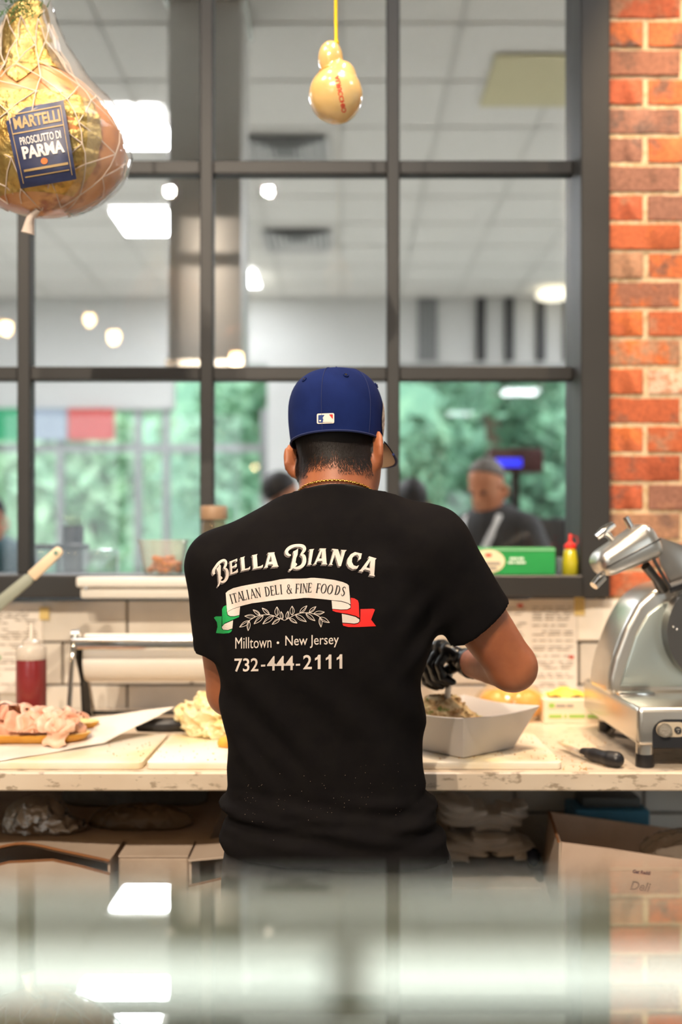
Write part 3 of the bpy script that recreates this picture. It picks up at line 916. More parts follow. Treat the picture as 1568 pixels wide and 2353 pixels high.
for sx in (xa-.012, xb+.012):
    kx = sx
    obj('side_frame', tube([(kx, ry-.095, CZ+.004), (kx-.001, ry-.05, rc.z+.005), (kx, ry-.036, z1b), (kx, ry, z1b+.012), (kx, ry+.055, rc.z), (kx, ry+.16, CZ+.004)], .0065, 10), m_chrome, t, smooth=1)
    obj('side_plate', prism([(ry-.03, z0b), (ry+.02, z1b), (ry+.06, rc.z), (ry+.11, CZ+.05), (ry+.13, CZ+.004), (ry+.06, CZ+.004), (ry+.02, rc.z-.06)], kx-.003, kx+.003, 0, 1, 'Z') if False else
        ([(kx+dx, yy, zz) for dx in (-.003, .003) for yy, zz in ((ry-.03, z0b), (ry+.02, z1b), (ry+.075, rc.z), (ry+.13, CZ+.003), (ry+.05, CZ+.003), (ry+.03, rc.z-.05))],
         [(0, 1, 2, 3, 4, 5), (11, 10, 9, 8, 7, 6)]+[(i, (i+1) % 6, 6+(i+1) % 6, 6+i) for i in range(6)]), m_dkmetal, t)
    obj('pivot_knob', cylx((kx-.01, ry-.02, z1b+.006), (kx+.01, ry-.02, z1b+.006), .011, 16), m_steel, t, smooth=.7)
obj('base_rod', tube([(xa-.01, ry+.14, CZ+.012), (xb+.01, ry+.14, CZ+.012)], .006, 8), m_dkmetal, t, smooth=1)

# --- black tool and pale yellow food bag
a, b = onz(320, 1684, BZ), onz(425, 1684, BZ)
hd = Vector((0, 0, .0185))
obj('sharpening_tool', J(tube([a+hd*.9+Vector((-.01, .03, 0)), a+hd, a.lerp(b, .5)+hd, b+hd*1.05, b+hd+Vector((.006, .004, 0))], [.008, .016, .0175, .0178, .012], 16)), m_black,
    label='rounded black tool handle lying on the middle board', cat='tool', smooth=1)
g0 = onz(482, 1692, BZ)
def bagd(p):
    wx = p[0]+.010*sn(p[0]*30, p[1]*30, p[2]*30, 23); wz = p[2]+.010*sn(p[1]*34, p[2]*34, p[0]*34, 24)
    q = (wx, p[1], wz)
    d = d_ell(q, (g0.x, g0.y+.03, BZ+.034), (.066, .055, .066))
    d = smin(d, d_ell(q, (g0.x-.050, g0.y+.045, BZ+.040), (.030, .03, .034)), .008)
    d = smin(d, d_ell(q, (g0.x+.035, g0.y-.008, BZ+.016), (.06, .035, .028)), .01)
    w1 = np.abs(sn(p[0]*48, p[1]*48, p[2]*60, 21)); w2 = np.abs(sn(p[0]*95, p[1]*95, p[2]*120, 22)); w3 = np.abs(sn(p[0]*170, p[1]*170, p[2]*170, 25))
    return np.maximum(d+.020*w1+.010*w2+.004*w3-.014, BZ+.001-p[2])
obj('food_bag', polygonise(bagd, (g0.x-.12, g0.y-.07, BZ-.005), (g0.x+.15, g0.y+.13, BZ+.14), .0032, 0),
    M('pale_yellow_bag', 'e6d8ae', .3, col2='d9b968', vscale=22, vmix=(.5, .7), spec=.6, sss=.1), label='crumpled pale yellow heap of food by the cook\'s left elbow', cat='food', smooth=3)
g1 = onz(512, 1716, BZ)
obj('roll_end', polygonise(lambda p: np.maximum(d_ell(p, (g1.x+.02, g1.y, BZ+.008), (.032, .02, .019)), BZ+.0005-p[2]), (g1.x-.02, g1.y-.03, BZ-.004), (g1.x+.06, g1.y+.03, BZ+.03), .0025),
    m_crust, label='small golden bread end peeking out left of the cook', cat='bread', smooth=3)

# --- salad bowl
zr = 1.012
rimN, rimR, rimB = onz(1065, 1652, zr), onz(1243, 1622, zr), onz(1066, 1597, zr)
rimL = rimN+rimB-rimR
cen = (rimN+rimB)/2
m_bowl = M('lilac_white_melamine', 'd3cdc9', .35, spec=.5)
def ringpts(k, z, sag=0, n=20, rnd=.06):
    cs = [cen+(c_-cen)*k for c_ in (rimN, rimR, rimB, rimL)]
    out = []
    for i in range(4):
        a, b = cs[i], cs[(i+1) % 4]
        for j in range(n):
            t_ = j/n
            e = min(t_, 1-t_)
            p = a.lerp(b, t_)
            w_ = max(0, 1-e/rnd)**2*.010
            p = p+(cen-p)*w_
            out.append((p.x, p.y, z-sag*math.sin(pi*t_)))
    return out
prof = [(.60, BZ+.004), (.62, BZ+.001), (.66, BZ+.003), (.72, BZ+.02), (.83, BZ+.05), (.93, BZ+.078), (1.0, zr, ), (.985, zr+.0015), (.965, zr-.001), (.90, BZ+.075), (.80, BZ+.05), (.70, BZ+.022), (.60, BZ+.012), (.01, BZ+.010)]
rings = []
for i, (k_, z_) in enumerate(prof):
    rings.append(ringpts(k_, z_, .006 if 5 <= i <= 9 else 0))
V = [p for r_ in rings for p in r_]; n_ = len(rings[0]); F = []
for i in range(len(rings)-1):
    for j in range(n_):
        F.append((i*n_+j, i*n_+(j+1) % n_, (i+1)*n_+(j+1) % n_, (i+1)*n_+j))
F.append(tuple(range(n_))[::-1]); F.append(tuple(range((len(rings)-1)*n_, len(rings)*n_)))
obj('salad_bowl', (V, F), m_bowl, label='square white melamine bowl of tuna salad on the right board', cat='bowl', smooth=.7)
fc = cen+(rimL-cen)*.25
def salad(p):
    d = d_ell(p, (cen.x-.0, cen.y, BZ+.040), (.075, .068, .034))
    d = smin(d, d_ell(p, (fc.x-.005, fc.y-.005, BZ+.066), (.062, .052, .058)), .02)
    return d+.006*sn(p[0]*110, p[1]*110, p[2]*110, 31)+.004*sn(p[0]*240, p[1]*240, p[2]*240, 32)
obj('tuna_salad', polygonise(salad, (cen.x-.15, cen.y-.13, BZ+.012), (cen.x+.13, cen.y+.13, BZ+.12), .0035, 0),
    M('tuna_mix', 'e0c796', .6, col2='bb9465', vscale=55, vmix=(.42, .6), col3='8d9a4f', v3=45), label='chunky tuna salad heaped in the square bowl', cat='salad', smooth=3)
# spoon held in the gloved hand
s0, s1 = P(1033, 1560, 2.125), P(1043, 1640, 2.15)
sp = thing('serving_spoon', s1, 'pale plastic spoon in the gloved hand stirring the salad', 'spoon')
obj('handle', tube([P(1040, 1515, 2.13), s0, P(1028, 1605, 2.14), s1], [.006, .0065, .0075, .009], 10), m_white, sp, smooth=1)
obj('bowl', sphere((s1.x, s1.y+.005, s1.z-.006), (.018, .022, .008)), m_white, sp, smooth=3)

# --- bag of rolls behind the bowl
g2 = onz(1158, 1622, BZ)
t = thing('bag_of_rolls', (g2.x, 2.60, CZ), 'clear plastic bag of golden rolls behind the salad bowl', 'bag of rolls')
for i, (dx, dy, rx) in enumerate(((-.045, 0, .045), (.042, .005, .045), (-.005, .05, .045))):
    obj('bread_roll', sphere((g2.x+dx, 2.60+dy, CZ+.043), (rx, .042, .038)), M('glossy_roll', 'd9972f', .4, col2='eab75a', vscale=15), t, smooth=3)
def wrapd(p):
    d = d_ell(p, (g2.x, 2.62, CZ+.044), (.098, .095, .060))
    return np.maximum(d+.008*np.abs(sn(p[0]*50, p[1]*50, p[2]*50, 41)), CZ+.001-p[2])
obj('plastic_wrap', polygonise(wrapd, (g2.x-.15, 2.5, CZ-.004), (g2.x+.15, 2.75, CZ+.13), .006), GLASS('clear_film', 'fff6e6', 1.35, .08, .12, 'fff2d8'), t, smooth=3)

# --- glove box
a, b = onz(1250, 1663, CZ), onz(1392, 1663, CZ)
zb = P(0, 1607, a.y).z
t = thing('glove_box', ((a.x+b.x)/2, a.y+.05, CZ), 'white and green carton of gloves left of the slicer', 'box')
obj('carton', rbox(a.x, b.x+.02, a.y, a.y+.11, CZ, zb, .002, 1), M('pale_carton', 'e8d8bd', .7), t)
obj('paper_tuft', sheet(lambda u, v: (a.x+.02+.10*u, a.y+.02+.06*v, zb+.004+.02*math.sin(u*pi)*math.sin(v*pi)+.004*math.sin(u*11+v*7)), 12, 8), M('yellow_tissue', 'e9c04a', .6), t, smooth=3)
yb = a.y-.0006
def strip(px0, px1, py0, py1, mat, nm='printed_mark', Y=None, par=None):
    q0, q1 = P(px0, py0, Y), P(px1, py1, Y)
    return obj(nm, box(q0.x, q1.x, Y-.0004, Y+.0003, q1.z, q0.z), mat, par)
m_lime = M('lime_ink', '9cc25a', .7)
strip(1262, 1275, 1616, 1627, m_lime, Y=yb, par=t)
for x0, x1 in ((1262, 1292), (1297, 1303), (1308, 1345), (1350, 1385)): strip(x0, x1, 1642, 1650, m_lime, Y=yb, par=t)
for x0, x1 in ((1278, 1300), (1303, 1318)): strip(x0, x1, 1619, 1625, m_ink, Y=yb, par=t)

# --- knife
k0, k1, k2 = onz(1282, 1720, CZ), onz(1342, 1746, CZ), onz(1418, 1764, CZ)
t = thing('knife', (k1.x, k1.y, CZ), 'black handled boning knife lying on the counter beside the slicer', 'knife')
d_ = (k1-k0); d_.z = 0; L = d_.length; d_.normalize(); n_ = Vector((-d_.y, d_.x, 0))
bl = [k0, k0+d_*.03+n_*.008, k1+d_*.02+n_*.010, k1+d_*.02-n_*.010, k0+d_*.04-n_*.007]
obj('blade', prism([(p.x, p.y) for p in bl], CZ+.012, CZ+.0145, 0, 1, 'Z'), m_chrome, t)
dh = (k2-k1); dh.z = 0; dh.normalize(); nh = Vector((-dh.y, dh.x, 0))
def knd(p):
    A = k1; d = None
    for (s0_, o0, r0, s1_, o1, r1) in ((0, 0, .010, .03, -.002, .013), (.03, -.002, .013, .075, -.004, .015), (.075, -.004, .015, .088, .0, .017), (.012, .008, .009, .026, .016, .010)):
        c = d_cone(p, tuple(A+dh*s0_+nh*o0+Vector((0, 0, .0165))), tuple(A+dh*s1_+nh*o1+Vector((0, 0, .0165))), r0, r1, None)
        d = c if d is None else smin(d, c, .008)
    return d
obj('handle', polygonise(knd, (k1.x-.04, k2.y-.05, CZ-.002), (k2.x+.05, k1.y+.05, CZ+.05), .003), m_black, t, smooth=3)

# --- crumbs scattered on board and worktop
V, F = [], []
rg = random.Random(11)
for i in range(260):
    if i < 120: p = onz(rg.uniform(1000, 1280), rg.uniform(1690, 1745), BZ)
    elif i < 200: p = onz(rg.uniform(1290, 1400), rg.uniform(1690, 1770), CZ)
    else: p = onz(rg.uniform(230, 500), rg.uniform(1700, 1750), BZ)
    r = rg.uniform(.0006, .002)
    a_ = sphere((p.x, p.y, p.z+r*.5), (r, r, r*.6), 5, 4)
    V, F = J((V, F), a_)
obj('crumbs', (V, F), M('crumb_mix', 'cf9a4a', .8, col2='a77a3c', vscale=200), label='bread and salad crumbs scattered over boards and worktop', cat='crumbs', kind='stuff')

# --- on the window sill
sl = SILL
a, b = P(318, 1240, 2.77), P(432, 1240, 2.77)
cx, cy = (a.x+b.x)/2, 2.775
t = thing('food_tub', (cx, cy, sl), 'clear plastic deli tub of orange chunks on the window sill', 'tub')
zt = P(0, 1240, cy).z
def tubprof(z0, k):
    out = []
    for i in range(28):
        a_ = 2*pi*i/28; c_, s_ = math.cos(a_), math.sin(a_)
        r_ = k/((abs(c_)**5+abs(s_)**5)**.2)
        out.append((cx+r_*c_, cy+r_*s_*.8, z0))
    return out
ks = [(.050, sl+.001), (.052, sl+.004), (.066, zt-.006), (.071, zt-.004), (.071, zt), (.0655, zt), (.0505, sl+.006)]
V = [p for k_, z_ in ks for p in tubprof(z_, k_)]
F = [(i*28+j, i*28+(j+1) % 28, (i+1)*28+(j+1) % 28, (i+1)*28+j) for i in range(len(ks)-1) for j in range(28)]+[tuple(range(28))[::-1]]
obj('tub_wall', (V, F), GLASS('milky_tub', 'ffffff', 1.4, .15, .17, 'f3e7d6'), t, smooth=.8)
rg = random.Random(5)
m_or = M('orange_chunk', 'd0690c', .4, col2='e08a1a', vscale=30); m_or2 = M('brown_chunk', 'a85a12', .4)
for i in range(42):
    an = rg.uniform(0, 6.28); rr = .044*math.sqrt(rg.random())
    zz = sl+.013+(i//17)*.014+rg.uniform(0, .006)
    obj('orange_chunk', sphere((cx+rr*math.cos(an), cy+rr*math.sin(an)*.8, zz), (rg.uniform(.009, .013), rg.uniform(.009, .013), .009), 8, 6), m_or if i % 3 else m_or2, t, smooth=3)
# spice jar
a = P(492, 1190, 2.79); s = 2.79/FPX
t = thing('spice_jar', (a.x, 2.79, sl), 'glass spice jar with a tan lid beside the cook\'s left shoulder', 'jar')
obj('jar_body', lathe([(27*s, 0), (29*s, .004), (29*s, P(0, 1205, 2.79).z-sl), (26*s, P(0, 1196, 2.79).z-sl)], (a.x, 2.79, sl), 28), GLASS('jar_glass', 'e9e4d8', 1.45, .02, .35, 'b8a890'), t, smooth=.7)
obj('spice', lathe([(26*s, .004), (27.5*s, .008), (27.5*s, .09), (20*s, .098)], (a.x, 2.79, sl), 24), M('tan_spice', 'a98a66', .8, col2='8e6f50', vscale=80), t, smooth=.7)
obj('lid', lathe([(30*s, 0), (31*s, .003), (31*s, 28*s), (29*s, 31*s)], (a.x, 2.79, P(0, 1194, 2.79).z), 28), M('tan_lid', 'a58568', .5), t, smooth=.7)
# green box
a, b = P(1040, 1258, 2.745), P(1277, 1322, 2.745)
t = thing('green_carton', ((a.x+b.x)/2, 2.78, sl), 'long green carton with a cream oval label on the sill', 'box')
obj('carton', rbox(a.x, b.x, 2.745, 2.825, sl, a.z, .002, 1), M('bright_green', '1f8f45', .5, col2='23994b', vscale=4), t)
yb = 2.7445
obj('top_stripe', box(a.x, b.x, yb-.0004, yb, a.z-.009, a.z-.005), M('pale_green', '8fc49b', .5), t)
e0 = P(1123, 1290, yb); s = yb/FPX
ov = [(e0.x+38*s*math.cos(2*pi*i/32), e0.z+27*s*math.sin(2*pi*i/32)) for i in range(32)]
lab = obj('oval_label', prism(ov, yb-.0006, yb), M('cream_label', 'ead9b4', .6), t)
for x0, x1, y0, y1, m in ((1116, 1130, 1272, 1279, m_red), (1096, 1150, 1291, 1298, m_ink), (1106, 1142, 1302, 1309, m_ink)):
    strip(x0, x1, y0, y1, m, Y=yb-.0009, par=t)
m_wink = M('white_ink', 'dcefdc', .7)
for x0, x1, y0, y1 in ((1172, 1190, 1281, 1286), (1192, 1204, 1281, 1286), (1168, 1182, 1290, 1295), (1185, 1208, 1290, 1295)): strip(x0, x1, y0, y1, m_wink, Y=yb-.0005, par=t)
# small glass and dropper bottle
a = P(1288, 1300, 2.79)
obj('small_glass', lathe([(.011, 0), (.013, .003), (.014, .05), (.012, .05), (.011, .006), (.001, .005)], (a.x, 2.80, sl), 18), GLASS('tumbler_glass', 'e6eef2', 1.5, 0, .15), label='small clear glass beside the green carton', cat='glass', smooth=.7)
a = P(1311, 1300, 2.765); s = 2.765/FPX
t = thing('oil_bottle', (a.x, 2.765, sl), 'little bottle of yellow oil with a red dropper cap on the sill', 'bottle')
obj('body', lathe([(17*s, 0), (18.5*s, .003), (18*s, 30*s), (14*s, 56*s), (12*s, 60*s)], (a.x, 2.765, sl), 24), M('yellow_oil', 'b9ae22', .25, coat=.5), t, smooth=.7)
obj('cap', lathe([(14*s, 0), (14*s, 8*s), (7*s, 13*s), (4*s, 16*s), (3.4*s, 32*s), (2*s, 34*s)], (a.x, 2.765, sl+60*s), 20), M('red_cap', 'd92a22', .4), t, smooth=.7)
cz_ = sl+66*s
obj('cap_strap', tube([(a.x+.012, 2.765, cz_), (a.x+.022, 2.765, cz_+.012), (a.x+.018, 2.765, cz_+.026), (a.x+.004, 2.765, cz_+.030)], .0016, 6), MATS['red_cap'], t, smooth=1)

# --- things on the counter of the far side, seen through the left panes
m_jar = GLASS('clear_jar', 'eef4f4', 1.5, 0, .12)
obj('side_counter', J(rbox(-2.2, -.25, 3.05, 3.55, 1.17, 1.21, .005, 1), box(-2.15, -.3, 3.1, 3.5, 0, 1.17)), M('steel_top', 'b9bcbd', .25, .9), label='steel side counter behind the left window panes', cat='counter')
for i, (px, w_, lb) in enumerate(((104, 25, 'first from the left'), (166, 28, 'with a black lid below the black pot'), (232, 34, 'beside the plastic tub'))):
    Y = 3.2; a = P(px, 1310, Y); s = Y/FPX
    t = thing('glass_canister', (a.x, Y, 1.21), 'clear square canister behind the window, %s' % lb, 'canister', 'clear canisters behind the window')
    obj('canister_wall', rbox(a.x-w_*s, a.x+w_*s, Y-.05, Y+.05, 1.21, P(0, 1262, Y).z, .006, 2), m_jar, t, smooth=.7)
    if i < 2: obj('lid', rbox(a.x-w_*s-.004, a.x+w_*s+.004, Y-.054, Y+.054, P(0, 1262, Y).z, P(0, 1250, Y).z, .004, 2), m_black, t, smooth=.7)
a = P(168, 1250, 3.35); s = 3.35/FPX
t = thing('potted_herb', (a.x, 3.35, 1.21), 'black pot with a small green herb behind the window', 'potted plant')
z0 = 1.21; z1 = P(0, 1208, 3.35).z
obj('pot', lathe([(20*s, 0), (25*s, z1-z0), (23*s, z1-z0), (20*s, z1-z0-.02), (.001, z1-z0-.02)], (a.x, 3.35, z0), 24), M('black_pot', '2b2b2d', .5), t, smooth=.7)
V, F = [], []; rg = random.Random(8)
for i in range(60):
    an, rr = rg.uniform(0, 6.28), rg.uniform(0, .03)
    c = Vector((a.x+rr*math.cos(an), 3.35+rr*math.sin(an), z1+rg.uniform(-.005, .03)))
    u = Vector((rg.uniform(-1, 1), rg.uniform(-1, 1), rg.uniform(-.3, 1))).normalized()*.012; v = u.cross(Vector((rg.random(), 1, rg.random()))).normalized()*.006
    o = len(V); V += [tuple(c-u), tuple(c+v), tuple(c+u), tuple(c-v)]; F.append((o, o+1, o+2, o+3))
fo = obj('foliage', (V, F), m_leafs[2], t); fo['kind'] = 'stuff'
# ================================================================== THE COOK
def rot(yaw, pitch, roll):
    return Matrix.Rotation(math.radians(yaw), 3, 'Z') @ Matrix.Rotation(math.radians(pitch), 3, 'X') @ Matrix.Rotation(math.radians(roll), 3, 'Y')
def head_d(p, R, c, ear=1.):
    q = loc_p(p, R, c)
    d = d_ell(q, (0, -.010, .030), (.076, .096, .092))
    d = smin(d, d_ell(q, (0, .030, -.045), (.060, .064, .078)), .03)
    d = smin(d, d_ell(q, (0, .058, -.100), (.030, .028, .024)), .02)          # chin
    for s in (-1, 1):
        d = smin(d, d_cone(q, (s*.054, -.002, -.055), (s*.032, .055, -.095), .028, .018), .02)   # jaw
        d = smin(d, d_cone(q, (s*.012, .083, .018), (s*.045, .070, .014), .009, .009), .01)   # brow
    d = smin(d, d_cone(q, (0, .092, .005), (0, .110, -.030), .008, .012), .012)               # nose
    d = smin(d, d_cone(q, (-.016, .090, -.062), (.016, .090, -.062), .007, .007), .008)       # lips
    for s in (-1, 1):
        Re = Matrix.Rotation(s*math.radians(32), 3, 'Z') @ Matrix.Rotation(math.radians(-10), 3, 'X')
        e = loc_p(q, Re, (s*.087, -.014, -.026))
        de = d_ell(e, (0, -.004, .002), (.0085, .0215, .034))
        de = np.maximum(de, -d_ell(e, (s*.010, .0, .004), (.009, .013, .022)))
        de = smin(de, d_ell(e, (0, .006, -.026), (.008, .010, .012)), .008)
        d = smin(d, de, .007)
    return d
def hand_d(p, W, MCP, bend, thumb, r=.0098, palm=.018):
    """W wrist, MCP four knuckles, bend: list of three offsets, thumb: three points"""
    d = None
    for i, m in enumerate(MCP):
        c = d_cone(p, W, m, palm*.95, palm*.72)
        d = c if d is None else smin(d, c, .012)
    f = None
    for i, m in enumerate(MCP):
        k = (1.0, 1.06, 1.0, .84)[i]
        a = Vector(m); 
        for j, b in enumerate(bend):
            e = a+Vector(b)*k
            c = d_cone(p, tuple(a), tuple(e), r*(1.05-.06*j), r*(1.0-.08*j))
            f = c if f is None else np.minimum(f, c)
            a = e
    d = smin(d, f, .004)
    for a, b in zip(thumb[:-1], thumb[1:]):
        d = smin(d, d_cone(p, a, b, r*1.2, r*1.05), .005)
    return d

RH = rot(-23, -8, -5)
HCN = Vector((-.006, 1.855, 1.562))
sR, eR, wR = (.172, 1.80, 1.352), (.326, 1.862, 1.136), (.272, 2.085, 1.117)
sL, eL, wL = (-.222, 1.82, 1.335), (-.213, 1.90, 1.083), (-.085, 2.085, 1.06)
mcpR = [(.200, 2.158, 1.136), (.208, 2.140, 1.147), (.218, 2.120, 1.150), (.230, 2.100, 1.143)]
bendR = [(-.024, -.002, -.040), (.012, .006, -.031), (.024, .002, -.012)]
thR = [(.250, 2.115, 1.105), (.222, 2.150, 1.088), (.218, 2.150, 1.062)]
mcpL = [(-.02, 2.135, 1.075), (-.015, 2.13, 1.057), (-.015, 2.122, 1.040), (-.02, 2.115, 1.025)]
bendL = [(.030, .018, -.012), (.022, .008, -.014), (.012, -.004, -.014)]
thL = [(-.06, 2.10, 1.075), (-.02, 2.10, 1.085), (.01, 2.115, 1.07)]
TZ = np.array([.78, .80, .86, .92, 1.02, 1.12, 1.17, 1.25, 1.33, 1.39, 1.44, 1.47])
TXL = np.array([-.226, -.2255, -.2205, -.2165, -.2175, -.229, -.236, -.238, -.232, -.19, -.115, -.08])
TXR = np.array([.204, .199, .179, .1625, .153, .155, .166, .178, .178, .150, .105, .075])
TYB = np.array([1.715, 1.715, 1.722, 1.733, 1.728, 1.708, 1.700, 1.693, 1.698, 1.715, 1.735, 1.75])
TYF = np.array([1.965, 1.965, 1.972, 1.978, 1.982, 1.982, 1.980, 1.965, 1.94, 1.92, 1.90, 1.88])
def torso_d(p, grow=0.):
    z = p[2]
    xl, xr = np.interp(z, TZ, TXL)-grow, np.interp(z, TZ, TXR)+grow
    yb, yf = np.interp(z, TZ, TYB)-grow, np.interp(z, TZ, TYF)+grow
    a, b = (xr-xl)/2, (yf-yb)/2
    X, Y = np.abs(p[0]-(xl+xr)/2)/a, np.abs(p[1]-(yb+yf)/2)/b
    k = (X**2.5+Y**2.5)**.4
    d = (k-1)*np.minimum(a, b)
    return np.maximum(d, np.maximum(z-1.485, .70-z))
def body_d(p):
    d = torso_d(p, -.030)
    d = np.maximum(d, p[2]-1.44)
    d = smin(d, d_cone(p, (-.01, 1.808, 1.42), (-.002, 1.845, 1.53), .073, .071), .02)
    for s, e, w_ in ((sR, eR, wR), (sL, eL, wL)):
        d = smin(d, d_cone(p, s, e, .060, .046), .03)
        d = smin(d, d_cone(p, e, w_, .046, .029), .012)
    d = smin(d, d_cone(p, (-.08, 1.82, 1.40), sL, .040, .045), .02)
    d = smin(d, d_cone(p, (.06, 1.81, 1.40), sR, .040, .050), .02)
    d = smin(d, d_cone(p, (-.105, 1.85, .78), (-.13, 1.84, .45), .088, .058), .05)
    d = smin(d, d_cone(p, (.09, 1.85, .78), (.10, 1.84, .45), .088, .058), .05)
    d = smin(d, d_cone(p, (-.13, 1.84, .45), (-.14, 1.82, .08), .055, .038), .02)
    d = smin(d, d_cone(p, (.10, 1.84, .45), (.11, 1.82, .08), .055, .038), .02)
    d = smin(d, near(p, tuple(HCN-Vector((.15,)*3)), tuple(HCN+Vector((.15,)*3)), lambda q: head_d(q, RH, HCN)), .022)
    d = smin(d, near(p, (.15, 2.03, 1.02), (.33, 2.22, 1.2), lambda q: hand_d(q, wR, mcpR, bendR, thR, .0078, .0145)), .012)
    d = smin(d, near(p, (-.15, 2.03, .94), (.1, 2.22, 1.12), lambda q: hand_d(q, wL, mcpL, bendL, thL, .0078, .0145)), .012)
    return d
cook = thing('person', (-.02, 1.83, 0), 'cook seen from behind in black t-shirt and blue cap, stirring the bowl', 'person')
# body: coarse below, fine head joined as one surface
bv, bf = polygonise(body_d, (-.34, 1.62, .03), (.44, 2.24, 1.71), .0065, 2)
bvn = np.array(bv)
obj('body', (bv, bf), m_skin, cook, smooth=3)
# hair: short faded clipper cut on the back of the head
m_hair = M('dark_hair', '1d1410', .6)
hb = BVHTree.FromPolygons([Vector(q) for q in bv], bf)
def local_head(p):
    return RH.transposed() @ (Vector(p)-HCN)
V, F = [], []
rg = random.Random(2)
def hair_amount(l):
    """0..1 density over the local head position"""
    if l.z > .045: return 0
    side = abs(l.x)
    low = -.082+.028*max(0, (l.y+.03)/.08)+(.012 if side < .03 else 0)
    if l.y > .055: return 0
    if l.y > -.01 and l.z < -.02 and side > .05: return .0
    return min(1, max(0, (l.z-low)/.055))
tri = []
n_str = 0
cand = []
for q in bf:
    c = (np.array([bv[i] for i in q])).mean(0)
    if c[2] > 1.46: cand.append((c, q))
for c, q in cand:
    l = local_head(c)
    if l.length > .16: continue
    A = hair_amount(l)
    if A <= 0: continue
    if abs(l.x) > .078 and l.y > -.045: continue
    vs = [Vector(bv[i]) for i in q]
    nrm = (vs[1]-vs[0]).cross(vs[2]-vs[0])
    if nrm.length < 1e-9: continue
    nrm.normalize()
    for _ in range(int(4+46*A)):
        u, v = rg.random(), rg.random()
        b0 = vs[0].lerp(vs[1], u).lerp(vs[3].lerp(vs[2], u), v)
        dn = (Vector((rg.uniform(-.35, .35), 0, -1))+nrm*.35); dn = (dn-nrm*dn.dot(nrm)*.75).normalized()
        L = rg.uniform(.005, .010)*(.5+.7*A)
        sd = dn.cross(nrm).normalized()*.00042
        o = len(V)
        V += [tuple(b0-sd), tuple(b0+sd), tuple(b0+dn*L+nrm*.0018)]
        F.append((o, o+1, o+2)); n_str += 1
# scalp under the cap
shell_v, shell_f, remap = [], [], {}
for c, q in cand:
    l = local_head(c)
    if l.length > .16 or hair_amount(l) < .62 or (abs(l.x) > .078 and l.y > -.045): continue
    ids = []
    for i in q:
        if i not in remap:
            remap[i] = len(shell_v)
            ll = Vector(bv[i])-HCN
            shell_v.append(tuple(Vector(bv[i])+ll.normalized()*.0012))
        ids.append(remap[i])
    shell_f.append(tuple(ids))
hv, hf = J((V, F), (shell_v, shell_f))
hair = obj('hair', (hv, hf), m_hair, cook); hair['kind'] = 'stuff'
# eyes and brows
for s in (-1, 1):
    c = HCN+RH @ Vector((s*.030, .078, .002))
    e = obj('eye', sphere(c, .0125), M('eye_white', 'e8e2da', .3), cook, smooth=3)
    obj('iris', sphere(c+RH @ Vector((0, .0105, 0)), .0048, 10, 8), M('iris_brown', '2a1a12', .3), e, smooth=3)

# ---- t-shirt
slR0, slR1 = Vector((.160, 1.795, 1.362)), Vector((.300, 1.848, 1.166))
slL0, slL1 = Vector((-.222, 1.82, 1.325)), Vector((-.209, 1.862, 1.10))
cutR = Vector((.258, 1.833, 1.226)); dR = Vector((.60, .20, -.76)).normalized()
cutL = Vector((-.213, 1.85, 1.168)); dL = Vector((0, .12, -1)).normalized()
def plane(p, c, n): return (p[0]-c[0])*n[0]+(p[1]-c[1])*n[1]+(p[2]-c[2])*n[2]
def shirt_d(p):
    d = torso_d(p, .0)
    for sgn, a, b, ra, rb, cut, dd in ((1, slR0, slR1, .078, .0645, cutR, dR), (-1, slL0, slL1, .066, .063, cutL, dL)):
        s = np.maximum(d_cone(p, tuple(a), tuple(b), ra, rb), plane(p, cut, dd))
        inner = np.maximum(d_cone(p, tuple(a), tuple(b), ra-.012, rb-.012), -plane(p, cut-dd*.02, dd))
        s = np.maximum(s, -inner)
        d = smin(d, s, .028 if sgn > 0 else .018)
    d = smin(d, d_cone(p, (-.09, 1.80, 1.405), tuple(slL0+Vector((.005, 0, .012))), .056, .055), .035)
    d = smin(d, d_cone(p, (.07, 1.79, 1.41), tuple(slR0+Vector((.0, 0, .0))), .056, .062), .035)
    # collar rises round the neck
    d = smin(d, np.maximum(d_cone(p, (-.010, 1.806, 1.40), (-.008, 1.824, 1.50), .088, .0815), p[2]-1.470+(p[1]-1.75)*.35), .03)
    d = np.maximum(d, p[2]-1.472+(p[1]-1.75)*.35)
    d = np.maximum(d, -d_cone(p, (-.008, 1.83, 1.462), (-.004, 1.86, 1.60), .0755, .075))
    # folds
    z, x = p[2], p[0]
    low = np.exp(-((z-.865)/.045)**2)
    d = d+low*(.0052*np.sin(z*105+2.2*np.sin(x*9+1)+1.2*np.sin(x*23))+.003*np.sin(z*190+x*30))
    mid = np.exp(-((z-1.03)/.12)**2)
    d = d+mid*.0050*np.sin(x*52+z*34+1.5*np.sin(z*17))
    d = d+np.exp(-((z-.875)/.05)**2)*.0028*np.abs(np.sin(z*150-x*26+1.4*np.sin(x*21)))*np.sin(x*14+2)
    d = d+np.exp(-((z-1.0)/.07)**2)*np.exp(-((x+.12)/.07)**2)*.0035*np.sin((x*.75+z*.66)*130)
    left = np.exp(-((x+.20)/.05)**2)*np.exp(-((z-1.22)/.09)**2)
    d = d+left*.004*np.sin(x*95+z*30)
    rs = np.exp(-((x-.16)/.06)**2)*np.exp(-((z-1.2)/.08)**2)
    d = d+rs*.004*np.sin((x*.8-z*.6)*120)
    d = d+.0016*sn(p[0]*16, p[1]*16, p[2]*16, 61)
    # hem: slanting cut, hollow below
    hem = .806-z-(x+.23)*.05
    d = np.maximum(d, hem)
    return d
sv, sf = polygonise(shirt_d, (-.33, 1.64, .76), (.36, 2.03, 1.52), .005, 2)
m_cloth = M('black_cotton', '141213', .92, col2='161414', vscale=30, bump=.05, bscale=900, spec=.06)
